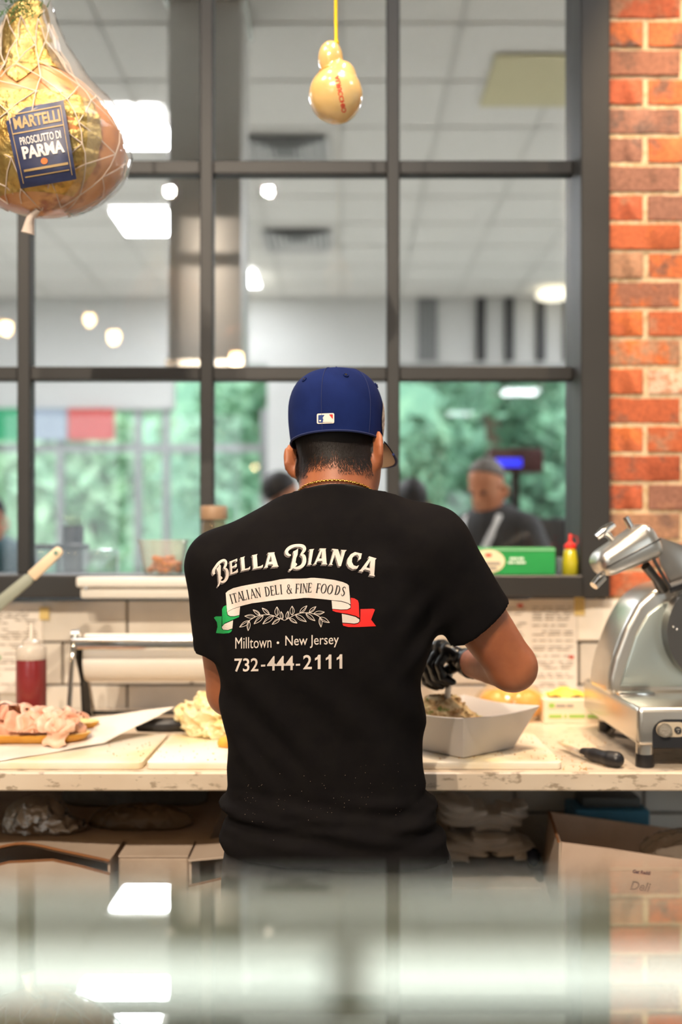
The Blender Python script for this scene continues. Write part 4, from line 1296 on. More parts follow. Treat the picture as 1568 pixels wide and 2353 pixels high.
shirt = obj('t_shirt', (sv, sf), m_cloth, cook, smooth=3, label='black short-sleeved t-shirt with a printed deli logo on the back')
sb = BVHTree.FromPolygons([Vector(q) for q in sv], sf)
# collar band, hem stitching, lint
def ring(fn, n=48): return [fn(2*pi*i/n) for i in range(n+1)]
pts = []
for i in range(61):
    a = 2*pi*i/60
    pts.append((-.008+.0785*math.cos(a), 1.822+.0785*math.sin(a), 1.470-.35*(1.822+.0785*math.sin(a)-1.75)))
obj('collar', tube(pts, .0055, 8, False), M('black_rib', '141213', .95, bump=.2, bscale=700), shirt, smooth=1)
def cast(px, py, off, bvh=None):
    o = Vector((0, 0, HC)); d = (P(px, py, 1.0)-o).normalized()
    h = (bvh or sb).ray_cast(o, d, 3.0)
    if h[0] is None: return None
    return h[0]-d*off
def decal(mesh2d, off, name, mat, L=5.0, parent=None, bvh=None):
    v, f = refine(mesh2d, L)
    out = []; last = P(700, 1400, 1.72)
    for q in v:
        c = cast(q[0], q[1], off, bvh)
        if c is None: c = last
        last = c; out.append(tuple(c))
    return obj(name, (out, f), mat, parent or shirt)
m_print = M('print_white', 'd9ccc2', .8, col2='d2c4b9', vscale=40)
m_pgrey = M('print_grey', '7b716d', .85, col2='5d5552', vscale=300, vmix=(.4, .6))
m_pgreen = M('print_green', '0f9a4c', .75); m_pred = M('print_red', 'e5221c', .75); m_pblack = M('print_black', '1d1a19', .85)
# -- BELLA BIANCA traced from two views (scale, origin)
def A_(pts): return [(480+x/7.467, 1230+y/7.467) for x, y in pts]
def B_(pts): return [(640+x/6.533, 1230+y/6.533) for x, y in pts]
def sA(pts): return [(480+x/7.467, 1230+y/7.467, w_/7.467) for x, y, w_ in smooth_pts(pts, 4)]
def sB(pts): return [(640+x/6.533, 1230+y/6.533, w_/6.533) for x, y, w_ in smooth_pts(pts, 4)]
glyphs = []
glyphs.append(J(stroke2d(sA([(98, 668, 40), (84, 640, 50), (88, 592, 46), (118, 545, 44), (165, 482, 46), (220, 440, 44), (270, 430, 44), (297, 460, 40), (290, 515, 40), (262, 562, 30)])),
                stroke2d(sA([(255, 566, 18), (300, 582, 40), (320, 640, 48), (314, 715, 50), (285, 772, 46), (245, 798, 38), (212, 795, 30), (192, 775, 22)])),
                tri2d([A_([(185, 495), (207, 520), (207, 600), (205, 700), (225, 712), (238, 735), (226, 748), (208, 765), (196, 820), (180, 862), (158, 885), (146, 872), (170, 830), (170, 790), (165, 720), (158, 640), (130, 575), (165, 540)])])))
glyphs.append(tri2d([A_([(350, 455), (488, 398), (490, 445), (470, 455), (458, 432), (395, 465), (400, 535), (440, 520), (460, 490), (480, 485), (482, 540), (465, 550), (440, 545), (400, 565), (405, 640), (470, 605), (495, 570), (502, 635), (365, 675), (372, 640), (368, 470)])]))
glyphs.append(tri2d([A_([(540, 385), (622, 360), (608, 385), (622, 575), (680, 560), (712, 530), (708, 582), (552, 615), (565, 590), (552, 405)])]))
glyphs.append(tri2d([A_([(735, 345), (838, 320), (825, 345), (838, 540), (895, 525), (935, 500), (925, 552), (752, 582), (768, 555), (755, 360)])]))
glyphs.append(tri2d([A_([(1005, 312), (1020, 298), (1132, 290), (1125, 310), (1185, 510), (1202, 537), (1070, 550), (1105, 520), (1098, 495), (1020, 500), (1010, 525), (1018, 552), (943, 560), (970, 530), (1027, 315)]), A_([(1065, 345), (1035, 455), (1088, 450)])]))
glyphs.append(J(stroke2d(sB([(188, 298, 22), (155, 295, 34), (128, 268, 46), (128, 228, 48), (172, 184, 48), (240, 156, 42), (320, 152, 44), (372, 168, 52), (393, 200, 50), (380, 240, 42), (340, 284, 24)])),
                stroke2d(sB([(330, 292, 14), (375, 305, 48), (392, 352, 54), (386, 412, 56), (354, 460, 52), (300, 488, 46), (250, 490, 34), (212, 472, 26)])),
                tri2d([B_([(298, 198), (290, 290), (268, 345), (258, 412), (278, 422), (282, 445), (262, 460), (240, 490), (215, 500), (190, 530), (165, 535), (155, 515), (185, 500), (195, 440), (215, 350), (230, 290), (222, 242), (260, 225)])])))
glyphs.append(tri2d([B_([(455, 222), (475, 210), (540, 204), (525, 225), (490, 425), (502, 440), (432, 443), (450, 430), (475, 225)])]))
glyphs.append(tri2d([B_([(612, 208), (625, 197), (720, 197), (710, 215), (725, 420), (737, 438), (640, 438), (662, 420), (660, 383), (590, 385), (568, 422), (582, 433), (513, 440), (540, 425), (632, 215)]), B_([(655, 235), (612, 350), (655, 348)])]))
glyphs.append(tri2d([B_([(798, 207), (820, 202), (897, 210), (938, 330), (950, 240), (938, 218), (1027, 222), (1003, 248), (940, 464), (905, 464), (850, 290), (805, 428), (822, 446), (753, 441), (775, 425), (828, 228)])]))
glyphs.append(tri2d([B_([(1198, 378), (1240, 352), (1254, 272), (1225, 268), (1150, 250), (1085, 285), (1040, 350), (1030, 420), (1060, 475), (1120, 510), (1185, 500), (1212, 448), (1175, 465), (1130, 450), (1105, 400), (1110, 340), (1140, 305), (1185, 288), (1212, 320)])]))
glyphs.append(tri2d([B_([(1348, 332), (1365, 314), (1475, 348), (1455, 368), (1440, 590), (1452, 617), (1360, 600), (1383, 577), (1378, 532), (1300, 512), (1270, 530), (1275, 549), (1206, 535), (1240, 510), (1368, 338)]), B_([(1385, 378), (1322, 482), (1375, 496)])]))
for i, g in enumerate(glyphs):
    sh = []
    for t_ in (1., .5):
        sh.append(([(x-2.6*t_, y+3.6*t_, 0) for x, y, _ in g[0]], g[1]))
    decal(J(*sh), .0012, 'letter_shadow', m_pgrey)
    decal(g, .0022, 'letter', m_print)
# -- ribbon banner
def Cc(pts): return [(480+x/7.467, 1320+y/7.467) for x, y in pts]
def Dd(pts): return [(670+x/7.467, 1320+y/7.467) for x, y in pts]
ban = Cc([(290, 320), (330, 280), (420, 235), (560, 200), (720, 170), (900, 140), (1080, 115), (1220, 85), (1350, 72), (1560, 72)])+Dd([(260, 68), (330, 58), (400, 58), (560, 72), (740, 95), (880, 130), (955, 162), (985, 190), (1015, 515), (960, 485), (860, 455), (690, 440), (500, 420), (300, 402), (210, 402), (110, 415), (0, 425)])+Cc([(1400, 428), (1200, 435), (1000, 460), (740, 495), (540, 545), (420, 585), (340, 625), (315, 650)])
decal(tri2d([ban]), .0012, 'banner', m_print, 6)
for pts, mt in ((Cc([(318, 652), (340, 632), (420, 592), (538, 554), (525, 695), (440, 715), (370, 716), (328, 692)]), m_print),
                (Cc([(302, 525), (250, 552), (228, 600), (232, 880), (270, 836), (420, 772), (520, 732), (522, 702), (440, 724), (370, 727), (322, 702), (310, 660)]), m_pgreen),
                (Cc([(230, 892), (270, 850), (418, 786), (405, 925), (330, 953), (250, 948), (226, 918)]), m_print),
                (Cc([(88, 742), (120, 720), (222, 718), (218, 930), (250, 957), (330, 964), (402, 940), (388, 980), (350, 1005), (250, 1015), (125, 1005), (150, 900), (140, 820)]), m_pgreen),
                (Dd([(690, 448), (860, 468), (970, 502), (1012, 535), (1012, 570), (960, 598), (850, 602), (760, 594), (702, 590)]), m_print),
                (Dd([(1020, 400), (1080, 410), (1140, 445), (1155, 490), (1168, 745), (1100, 708), (960, 674), (860, 660), (760, 643), (705, 620), (705, 600), (760, 603), (850, 614), (960, 610), (1022, 580)]), m_pred),
                (Dd([(865, 675), (960, 692), (1100, 728), (1166, 772), (1166, 808), (1138, 832), (1080, 842), (960, 832), (875, 826)]), m_print),
                (Dd([(1185, 595), (1400, 588), (1434, 602), (1368, 775), (1454, 888), (1150, 902), (980, 902), (890, 880), (875, 840), (960, 845), (1080, 856), (1140, 846), (1182, 806)]), m_pred)):
    decal(tri2d([pts]), .0012, 'ribbon_fold', mt, 6)
# -- banner lettering: thin serif capitals drawn as strokes (unit height, y up)
def arc(cx, cy, rx, ry, a0, a1, w0, w1, n=12):
    return [(cx+rx*math.cos(math.radians(a0+(a1-a0)*i/n)), cy+ry*math.sin(math.radians(a0+(a1-a0)*i/n)),
             w0+(w1-w0)*abs(math.cos(math.radians(a0+(a1-a0)*i/n)))) for i in range(n+1)]
TK, TN = .095, .040
def ser(x, y, h=.11): return [(x-h, y, .035), (x+h, y, .035)]
FONT = {
    'I': [[(.0, 0, TK), (.0, 1, TK)], ser(0, .015), ser(0, .985)],
    'T': [[(0, 0, TK), (0, 1, TK)], ser(0, .015), [(-.24, .98, .04), (.24, .98, .04)], [(-.24, .98, .04), (-.25, .82, .02)], [(.24, .98, .04), (.25, .82, .02)]],
    'A': [[(-.24, 0, TN), (0, 1, TN)], [(.0, 1, TK), (.24, 0, TK)], [(-.15, .34, TN), (.16, .34, TN)], ser(-.24, .015, .08), ser(.24, .015, .09)],
    'L': [[(-.12, 0, TK), (-.12, 1, TK)], ser(-.12, .985), [(-.22, .02, .04), (.2, .02, .04)], [(.2, .02, .04), (.22, .22, .02)]],
    'N': [[(-.2, 0, TN), (-.2, 1, TN)], [(-.2, 1, TK), (.2, 0, TK)], [(.2, 0, TN), (.2, 1, TN)], ser(-.22, .985, .07), ser(.2, .985, .09), ser(-.2, .015, .09)],
    'D': [[(-.18, 0, TK), (-.18, 1, TK)], [(-.28, .98, .04), (-.05, .98, .04)], [(-.28, .02, .04), (-.05, .02, .04)], arc(-.06, .5, .26, .48, 90, -90, .04, TK)],
    'E': [[(-.14, 0, TK), (-.14, 1, TK)], [(-.24, .98, .04), (.16, .98, .04)], [(-.24, .02, .04), (.18, .02, .04)], [(-.14, .52, .035), (.08, .52, .035)], [(.16, .98, .04), (.17, .80, .02)], [(.18, .02, .04), (.20, .22, .02)], [(.08, .62, .03), (.08, .42, .03)]],
    'F': [[(-.12, 0, TK), (-.12, 1, TK)], ser(-.12, .015), [(-.22, .98, .04), (.18, .98, .04)], [(-.12, .50, .035), (.10, .50, .035)], [(.18, .98, .04), (.19, .80, .02)], [(.10, .60, .03), (.10, .40, .03)]],
    'O': [arc(0, .5, .27, .49, 0, 360, .035, .095, 24)],
    'S': [smooth_pts([(.16, .80, .03), (.10, .94, .045), (-.02, .985, .05), (-.14, .90, .07), (-.15, .74, .09), (-.02, .56, .10), (.13, .38, .10), (.14, .18, .075), (.04, .03, .05), (-.10, .05, .045), (-.17, .22, .03)], 4)],
    '&': [smooth_pts([(.30, .02, .08), (.05, .40, .085), (-.12, .72, .07), (-.10, .92, .045), (.02, .98, .045), (.10, .86, .05), (.04, .68, .045), (-.16, .48, .05), (-.24, .26, .08), (-.14, .06, .06), (.02, .02, .05), (.16, .18, .04), (.26, .50, .03)], 4), [(.16, .51, .035), (.34, .51, .035)]],
}
def letter(ch, cx, cy, h, ang, sx=1.0, slant=0.):
    parts = []
    ca, sa = math.cos(math.radians(ang)), math.sin(math.radians(ang))
    for st in FONT[ch]:
        pts = []
        for x, y, w_ in st:
            X, Y = x*h*sx+slant*(y-.5)*h, (y-.5)*h
            pts.append((cx+X*ca-Y*sa, cy-(X*sa+Y*ca), w_*h*1.25))
        parts.append(stroke2d(pts))
    return J(*parts)
row = []
for ch, x, y, a in (('I', 385, 420, 15), ('T', 448, 402, 14), ('A', 532, 376, 14), ('L', 604, 360, 13), ('I', 670, 344, 12), ('A', 752, 326, 11), ('N', 846, 312, 10), ('D', 1004, 290, 8), ('E', 1092, 276, 7), ('L', 1168, 262, 6), ('I', 1241, 254, 5), ('&', 1376, 250, 4), ('F', 1520, 240, 2)):
    row.append((ch, 480+x/7.467, 1320+y/7.467, a))
for ch, x, y, a in (('I', 162, 238, 2), ('N', 232, 234, 2), ('E', 318, 226, 0), ('F', 462, 234, -3), ('O', 554, 242, -4), ('O', 664, 254, -5), ('D', 795, 270, -7), ('S', 893, 290, -9)):
    row.append((ch, 670+x/7.467, 1320+y/7.467, a))
for i, (ch, x, y, a) in enumerate(row):
    decal(letter(ch, x, y, 21.5, a, .92, .10 if x > 676 else 0), .0021, 'banner_letter', m_pblack, 6)
# -- laurel sprigs
def leafm(b, t_, wd, lw=1.15):
    bx, by = b; tx, ty = t_; dx, dy = tx-bx, ty-by
    o = []
    for s in (-1, 1):
        o.append(stroke2d([(bx+dx*u-dy*s*wd*math.sin(pi*u**.85), by+dy*u+dx*s*wd*math.sin(pi*u**.85), lw) for u in np.linspace(0, 1, 9)]))
    o.append(stroke2d([(bx+dx*u-dy*.05*math.sin(pi*u), by+dy*u+dx*.05*math.sin(pi*u), lw*.85) for u in np.linspace(.02, .95, 6)]))
    return J(*o)
lv = [((800, 722), (615, 715), .17), ((880, 694), (760, 605), .17), ((1040, 688), (915, 575), .17), ((1172, 712), (1170, 555), .24), ((1262, 770), (1240, 635), .20), ((700, 795), (528, 905), .17), ((690, 795), (675, 968), .16), ((935, 705), (775, 850), .16), ((1115, 710), (925, 850), .16), ((1220, 762), (1085, 858), .16)]
stem = [(690, 795), (740, 760), (800, 728), (880, 700), (960, 692), (1040, 692), (1115, 708), (1200, 745), (1297, 788)]
c2p = lambda p: (480+p[0]/7.467, 1320+p[1]/7.467)
def mir(p):
    x, y = p; X = 2*654.2-x
    return (X, y-(X-654.2)*.10)
for nm, mp in (('left', lambda p: c2p(p)), ('right', lambda p: mir(c2p(p)))):
    g = [stroke2d([mp(p)+(1.4,) for p in smooth_pts(stem, 4)])]
    g += [leafm(mp(a), mp(b), w_) for a, b, w_ in lv]
    decal(J(*g), .0015, 'laurel_sprig', m_print, 6)
# -- town and telephone number
def town(s, x0, x1, yb, yt, sk, bold=0., nm='town_name'):
    g = fit2d(text2d(s, 1., bold), x0, x1, yb, yt)
    g = ([(x, y+(x-x0)*sk, 0) for x, y, _ in g[0]], g[1])
    decal(g, .0016, nm, m_print, 5)
town('Milltown', 541, 624, 1491, 1465, -.03)
town('New Jersey', 656, 779, 1491, 1461, -.03, .004)
dot = [(639+3*math.cos(2*pi*i/16), 1477+3*math.sin(2*pi*i/16)) for i in range(16)]
decal(tri2d([dot]), .0016, 'town_name', m_print)
for s, x0, x1, yb, yt in (('732', 539, 594, 1544, 1513), ('444', 614, 676, 1541, 1508), ('2', 697, 717, 1538, 1505)):
    town(s, x0, x1, yb, yt, -.02, .014, 'phone_number')
for x0, y0 in ((600, 1530), (680, 1528)):
    decal(tri2d([[(x0, y0-2.5), (x0+10, y0-3), (x0+10, y0+1.5), (x0, y0+2)]]), .0016, 'phone_number', m_print)
for xr_ in (737, 762, 787):
    y1_, y0_ = 1537.5-(xr_-737)*.02, 1504.5-(xr_-737)*.02
    decal(tri2d([[(xr_, y0_), (xr_, y1_), (xr_-6.5, y1_), (xr_-6.5, y0_+10), (xr_-13, y0_+13.5), (xr_-13, y0_+8), (xr_-8, y0_+5), (xr_-5.5, y0_)]]), .0016, 'phone_number', m_print)
# lint and crumbs on the shirt
V, F = [], []; rg = random.Random(9)
for i in range(80):
    x, y = rg.uniform(560, 960), rg.gauss(1820, 40)
    c = cast(x, y, .0006)
    if c is None: continue
    V, F = J((V, F), sphere(c, rg.uniform(.00025, .0006), 4, 3))
o_ = obj('lint', (V, F), M('lint_specks', '9a8a78', .9), shirt); o_['kind'] = 'stuff'

# ---- trousers
def pants_d(p):
    d = np.maximum(torso_d(p, -.012), p[2]-.842)
    d = smin(d, d_cone(p, (-.108, 1.845, .74), (-.13, 1.84, .45), .102, .085), .04)
    d = smin(d, d_cone(p, (.095, 1.845, .74), (.105, 1.84, .45), .104, .085), .04)
    d = smin(d, d_cone(p, (-.13, 1.84, .45), (-.14, 1.82, .07), .085, .068), .02)
    d = smin(d, d_cone(p, (.105, 1.84, .45), (.115, 1.82, .07), .085, .068), .02)
    return np.maximum(d, .06-p[2])+.002*sn(p[0]*22, p[1]*22, p[2]*30, 71)
pv, pf = polygonise(pants_d, (-.27, 1.66, .03), (.26, 2.02, .86), .0085, 1)
m_denim = M('black_denim', '19181b', .85, col2='1f1e21', vscale=50, bump=.08, bscale=500)
tr = obj('trousers', (pv, pf), m_denim, cook, smooth=3)
pb = BVHTree.FromPolygons([Vector(q) for q in pv], pf)
for pts in ([(512, 1985, 1.2), (560, 1988, 1.2), (560, 2004, 1.2), (512, 2000, 1.2)],):
    decal(stroke2d(pts), .001, 'seam', M('denim_seam', '2c2b2f', .9), 5, tr, pb)
# ---- shoes
for x in (-.145, .118):
    def shoed(p, x=x):
        d = d_ell(p, (x, 1.83, .05), (.046, .06, .05))
        d = smin(d, d_ell(p, (x, 1.93, .038), (.046, .085, .04)), .03)
        return np.maximum(d, .001-p[2])
    obj('shoe', polygonise(shoed, (x-.06, 1.74, -.01), (x+.06, 2.04, .12), .008), m_black, cook, smooth=3)
# ---- gloves
m_glove = M('black_nitrile', '0d0d0f', .28, bump=.1, bscale=60, spec=.6)
def gloveR(p):
    d = hand_d(p, wR, mcpR, bendR, thR, .0102, .0185)
    d = smin(d, np.maximum(d_cone(p, wR, (.292, 2.0, 1.121), .031, .035), plane(p, (.276, 2.06, 1.118), Vector(wR)-Vector(eR)) * -1), .006)
    return d+.0016*sn(p[0]*70, p[1]*70, p[2]*70, 81)
obj('glove', polygonise(gloveR, (.14, 2.02, 1.02), (.34, 2.22, 1.20), .003, 1), m_glove, cook, smooth=3)
def gloveL(p):
    d = hand_d(p, wL, mcpL, bendL, thL, .0102, .0185)
    return smin(d, d_cone(p, wL, tuple(Vector(wL).lerp(Vector(eL), .15)), .031, .033), .006)
obj('glove', polygonise(gloveL, (-.16, 2.0, .96), (.10, 2.22, 1.13), .0035, 1), m_glove, cook, smooth=3)
# ---- gold chain
m_gold = M('gold_chain', 'd9a04a', .22, 1.)
V, F = [], []
N = 120
for i in range(N):
    a = 2*pi*i/N
    c = Vector((-.008+.0735*math.cos(a), 1.822+.0735*math.sin(a), 1.4800-.32*(1.822+.0735*math.sin(a)-1.75)+.004*math.cos(a+2.2)))
    t_ = Vector((-math.sin(a), math.cos(a), 0)); up = Vector((0, 0, 1)); n_ = t_.cross(up)
    R_ = Matrix((t_, up, n_)).transposed() @ Matrix.Rotation(.7*(1 if i % 2 else -1), 3, 'X')
    s = sphere((0, 0, 0), (.0034 if i % 4 else .0048, .0028, .0016), 6, 4)
    V, F = J((V, F), ([tuple(c+R_ @ Vector(q)) for q in s[0]], s[1]))
obj('necklace', (V, F), m_gold, cook, smooth=3, label='thin gold chain round the neck')

# ---- cap, in the frame of the head, worn with the visor forward
capt = RH @ Matrix.Rotation(math.radians(9), 3, 'Z') @ Matrix.Rotation(math.radians(-4), 3, 'X')
m_cap = M('royal_blue_wool', '121f4e', .9, col2='152355', vscale=14, bump=.06, bscale=700, spec=.1)
def H(l): return HCN+capt @ Vector(l)
def crown(u, v, grow=0.):
    a = 2*pi*u
    ca, sa = math.cos(a), math.sin(a)
    t_ = v
    rx, ry = .0885+grow, .1085+grow
    zz = .006+.012*(-sa if sa < 0 else 0)*0
    if t_ < .45:
        k = .955+.057*math.sin(t_/.45*pi/2); z = zz+t_/.45*.058
    else:
        w_ = (t_-.45)/.55*pi/2
        k = 1.012*max(0, math.cos(w_))**.72; z = zz+.058+(.090+grow)*math.sin(w_)
    k *= 1+.006*abs(math.cos(3*a))**8*0
    return H((rx*k*ca, -.010+ry*k*sa, z-.012+.010*sa))
cap = obj('cap', sheet(lambda u, v: crown(u, v), 72, 34, True), m_cap, cook, smooth=3, label='royal blue baseball cap')
inn = obj('sweatband', sheet(lambda u, v: crown(u, v*.3, -.0025), 72, 5, True), M('cap_lining', '15161d', .9), cap, smooth=3)
# rim binding
obj('binding', tube([crown(i/72, 0) for i in range(73)], .0022, 6, False), M('navy_edge', '12204f', .9), cap, smooth=1)
for k_ in range(6):
    u = (k_+.5)/6
    u = (.25+k_/6.0) % 1
    obj('panel_seam', tube([crown(u, v, .0006) for v in np.linspace(.02, .99, 24)], .0007, 5), MATS['navy_edge'], cap, smooth=1)
    ue = (.25+(k_+.5)/6.0) % 1
    c = crown(ue, .66, .001); c2 = crown(ue+.002, .66, .001); c3 = crown(ue, .67, .001)
    n_ = (c2-c).cross(c3-c).normalized(); R_ = n_.to_track_quat('Z', 'Y').to_matrix()
    V = []; F = []
    for i in range(14):
        for j in range(6):
            A, B = 2*pi*i/14, 2*pi*j/6
            q = Vector(((.0042+.0014*math.cos(B))*math.cos(A), (.0042+.0014*math.cos(B))*math.sin(A), .0014*math.sin(B)))
            V.append(tuple(c+R_ @ q)); F.append((i*6+j, ((i+1) % 14)*6+j, ((i+1) % 14)*6+(j+1) % 6, i*6+(j+1) % 6))
    ey = obj('eyelet', (V, F), m_cap, cap, smooth=3)
    obj('eyelet_hole', sphere(c, (.0026, .0026, .0026), 8, 6), m_pblack, ey, smooth=3)
top = crown(0, 1.0)
obj('button', sphere(top+capt @ Vector((0, 0, .001)), (.0085, .0085, .0045), 16, 8), m_cap, cap, smooth=3)
# visor: curved sheet with a pale underside
def vis(u, v, dz=0.):
    a = math.radians(12+156*u)
    ca, sa = math.cos(a), math.sin(a)
    x0, y0 = .0885*ca, -.010+.1085*sa
    ext = .092*math.sin(math.radians(180*u))**.5 if 0 < u < 1 else 0
    x = x0*(1+.20*v); y = y0+ext*v
    z = -.004+.010*sa-(.020*(x/.09)**2+.012)*v+dz+.012*v
    return H((x, y, z))
vu = sheet(lambda u, v: vis(u, v, .0018), 40, 10)
vd = sheet(lambda u, v: vis(u, v, -.0018), 40, 10)
vs_ = obj('visor', vu, m_cap, cap, smooth=3)
obj('visor_underside', vd, M('pale_underbill', 'cdb9a3', .8), cap, smooth=3)
obj('visor_edge', tube([vis(u, 1, 0) for u in np.linspace(0, 1, 40)], .0026, 6), MATS['navy_edge'], cap, smooth=1)
# back logo: framed rectangle with a batting figure, and a round side patch
cb = BVHTree.FromPolygons(*[[Vector(q.co) for q in cap.data.vertices], [tuple(f.vertices) for f in cap.data.polygons]])
off = wpos(cap)
class Sh:
    def ray_cast(self, o, d, L):
        h = cb.ray_cast(Vector(o)-off, d, L)
        return (None,) if h[0] is None else (h[0]+off,)
csh = Sh()
def K(pts): return [(560+x/3.5636, 820+y/3.5636) for x, y in pts]
def rrect(x0, y0, x1, y1, r, sk=-5):
    o = []
    for cx, cy, a0 in ((x1-r, y1-r, 0), (x0+r, y1-r, 90), (x0+r, y0+r, 180), (x1-r, y0+r, 270)):
        for k_ in range(5):
            a = math.radians(a0+22.5*k_); o.append((cx+r*math.cos(a), cy+r*math.sin(a)))
    return [(x, y+sk*(x-x0)/(x1-x0)) for x, y in o]
lg = decal(tri2d([K(rrect(600, 465, 743, 549, 12))]), .0012, 'back_logo', M('logo_white', 'd9cfc6', .8), 5, cap, csh)
decal(tri2d([K(rrect(612, 477, 662, 539, 5, -2))]), .0018, 'logo_blue', M('logo_navy', '1f3a78', .8), 5, lg, csh)
decal(tri2d([K([(700, 472), (726, 470), (731, 474), (731, 508), (722, 500), (712, 486)])]), .0018, 'logo_red', m_pred, 5, lg, csh)
decal(tri2d([K([(648, 535), (654, 512), (648, 500), (655, 488), (664, 478), (676, 474), (686, 482), (688, 492), (698, 490), (708, 502), (722, 516), (728, 536)])]), .0021, 'logo_figure', MATS['logo_white'], 5, lg, csh)
decal(tri2d([K([(627+8*math.cos(2*pi*i/12), 523+7*math.sin(2*pi*i/12)) for i in range(12)])]), .0022, 'logo_ball', MATS['logo_white'], 5, lg, csh)
# side patch sits on the right temple
pc = crown(.995, .30, .0015); e1 = (crown(1.0, .30, .0015)-pc).normalized(); e2 = (crown(.995, .33, .0015)-pc).normalized(); n_ = e1.cross(e2)
V = [tuple(pc+n_*.0006)]; F = []
V, F = [], []
def patchpt(r, a):
    u = 1.03+r*math.cos(a)*.045; v = .32+r*math.sin(a)*.24
    return tuple(crown(u % 1, v, .0016))
for j, r in enumerate((0.01, .35, .7, 1.0)):
    for i in range(24): V.append(patchpt(r, 2*pi*i/24))
for j in range(3):
    for i in range(24): F.append((j*24+i, j*24+(i+1) % 24, (j+1)*24+(i+1) % 24, (j+1)*24+i))
sp_ = obj('side_patch', (V, F), M('patch_cream', 'cdb8a2', .8, col2='8e7d72', vscale=140, vmix=(.45, .55)), cap, smooth=3)
# ================================================================== HANGING HAM AND CHEESE
HY = 2.10
hp = [(14, 70, 30), (30, 66, 40), (50, 62, 46), (90, 66, 54), (130, 69, 63), (165, 74, 78), (200, 82, 106), (235, 92, 136), (270, 98, 162), (310, 101, 180), (350, 102, 183), (390, 101, 177), (420, 99, 161), (450, 96, 130), (475, 95, 93), (490, 95, 52), (497, 95, 3)]
hy_ = [p[0] for p in hp]
def ham_pt(y, th, grow=0., nz=1.):
    cx = np.interp(y, hy_, [p[1] for p in hp]); r = np.interp(y, hy_, [p[2] for p in hp])*HY/FPX+grow
    c = P(cx, y, HY)
    s = math.sin(th)
    r = r*(1+.02*nz*float(sn(y*.02, th*2, 0, 91)))
    return Vector((c.x+r*math.cos(th), HY+.78*r*s, c.z))
def hsurf(y0, y1, t0, t1, nu, nv, grow, rough=0., seed=0, closed=False):
    def f(u, v):
        y = y0+(y1-y0)*v; th = t0+(t1-t0)*u
        g = grow+rough*(float(sn(th*9, y*.12, 0, seed))+.6*float(sn(th*22, y*.28, 1, seed+1)))
        return ham_pt(y, th, g)
    return sheet(f, nu, nv, closed)
ham = thing('hanging_ham', P(90, 497, HY), 'whole cured ham in gold foil and netting hanging at the upper left', 'ham')
m_hskin = M('cured_ham_skin', 'bd7a45', .4, col2='cf9559', vscale=9, vmix=(.35, .65), bump=.12, bscale=30, coat=.5, col3='8e4a22', v3=14)
obj('ham_body', hsurf(14, 497, 0, 2*pi, 64, 60, 0, closed=True), m_hskin, ham, smooth=3)
m_gfoil = M('gold_foil', 'c0a465', .40, .85, col2='ae8c4c', vscale=20, bump=.8, bscale=45)
th = -pi/2
obj('shank_foil', hsurf(12, 178, 0, 2*pi, 60, 40, .004, .0022, 93, True), m_gfoil, ham, smooth=1.2)
def spike(u, v):
    w_ = (1-v)
    return ham_pt(170+70*v, -pi/2-.12+(u-.5)*1.1*w_+.0, .005+.002*float(sn(u*8, v*8, 0, 95)))
obj('foil_tip', sheet(spike, 14, 14), m_gfoil, ham, smooth=1.2)
obj('foil_sheet', hsurf(262, 470, -pi*1.02, -.62, 56, 40, .004, .0028, 97), m_gfoil, ham, smooth=1.2)
# label card
lc = [(8, 256), (146, 230), (176, 412), (48, 434)]
def lab(u, v, g=0):
    x = (lc[0][0]*(1-u)+lc[1][0]*u)*(1-v)+(lc[3][0]*(1-u)+lc[2][0]*u)*v
    y = (lc[0][1]*(1-u)+lc[1][1]*u)*(1-v)+(lc[3][1]*(1-u)+lc[2][1]*u)*v
    p = P(x, y, HY)
    cx = np.interp(y, hy_, [q[1] for q in hp]); r = np.interp(y, hy_, [q[2] for q in hp])
    k = min(.98, abs(x-cx)/r)
    Y = HY-.78*r*HY/FPX*math.sqrt(1-k*k)-.030
    q = P(x, y, Y-g)
    return q
lb = obj('label_card', sheet(lab, 18, 22), M('navy_label', '232a4c', .45, col2='3a4468', vscale=18, vmix=(.5, .75)), ham, smooth=3, label='navy product label with white and gold lettering')
m_lgold = M('label_gold', 'a58a5c', .6); m_lwhite = M('label_white', 'd5d0cc', .6)
def on_label(mesh2d, nm, mat, g=.0012):
    v, f = refine(mesh2d, .12)
    return obj(nm, ([tuple(lab(q[0], q[1], g)) for q in v], f), mat, lb)
def rect(u0, u1, v0, v1): return tri2d([[(u0, v0), (u1, v0), (u1, v1), (u0, v1)]])
def lt(s, u0, u1, v0, v1, b=.02): return fit2d(text2d(s, 1., b), u0, u1, v1, v0)
on_label(lt('MARTELLI', .12, .90, .10, .25, .03), 'label_text', m_lgold)
on_label(J(rect(.06, .94, .295, .31), rect(.06, .94, .055, .07), rect(.06, .072, .06, .94), rect(.928, .94, .06, .94)), 'label_border', m_lgold)
on_label(lt('PROSCIUTTO DI', .16, .86, .36, .46, .015), 'label_text', m_lwhite)
on_label(lt('PARMA', .16, .88, .48, .64, .04), 'label_text', m_lwhite)
on_label(tri2d([[(.5+.06*math.cos(2*pi*i/16), .705+.04*math.sin(2*pi*i/16)) for i in range(16)]]), 'label_seal', M('orange_seal', 'd8702c', .6))
on_label(J(rect(.12, .9, .77, .80), rect(.12, .9, .86, .875)), 'label_border', m_lgold)
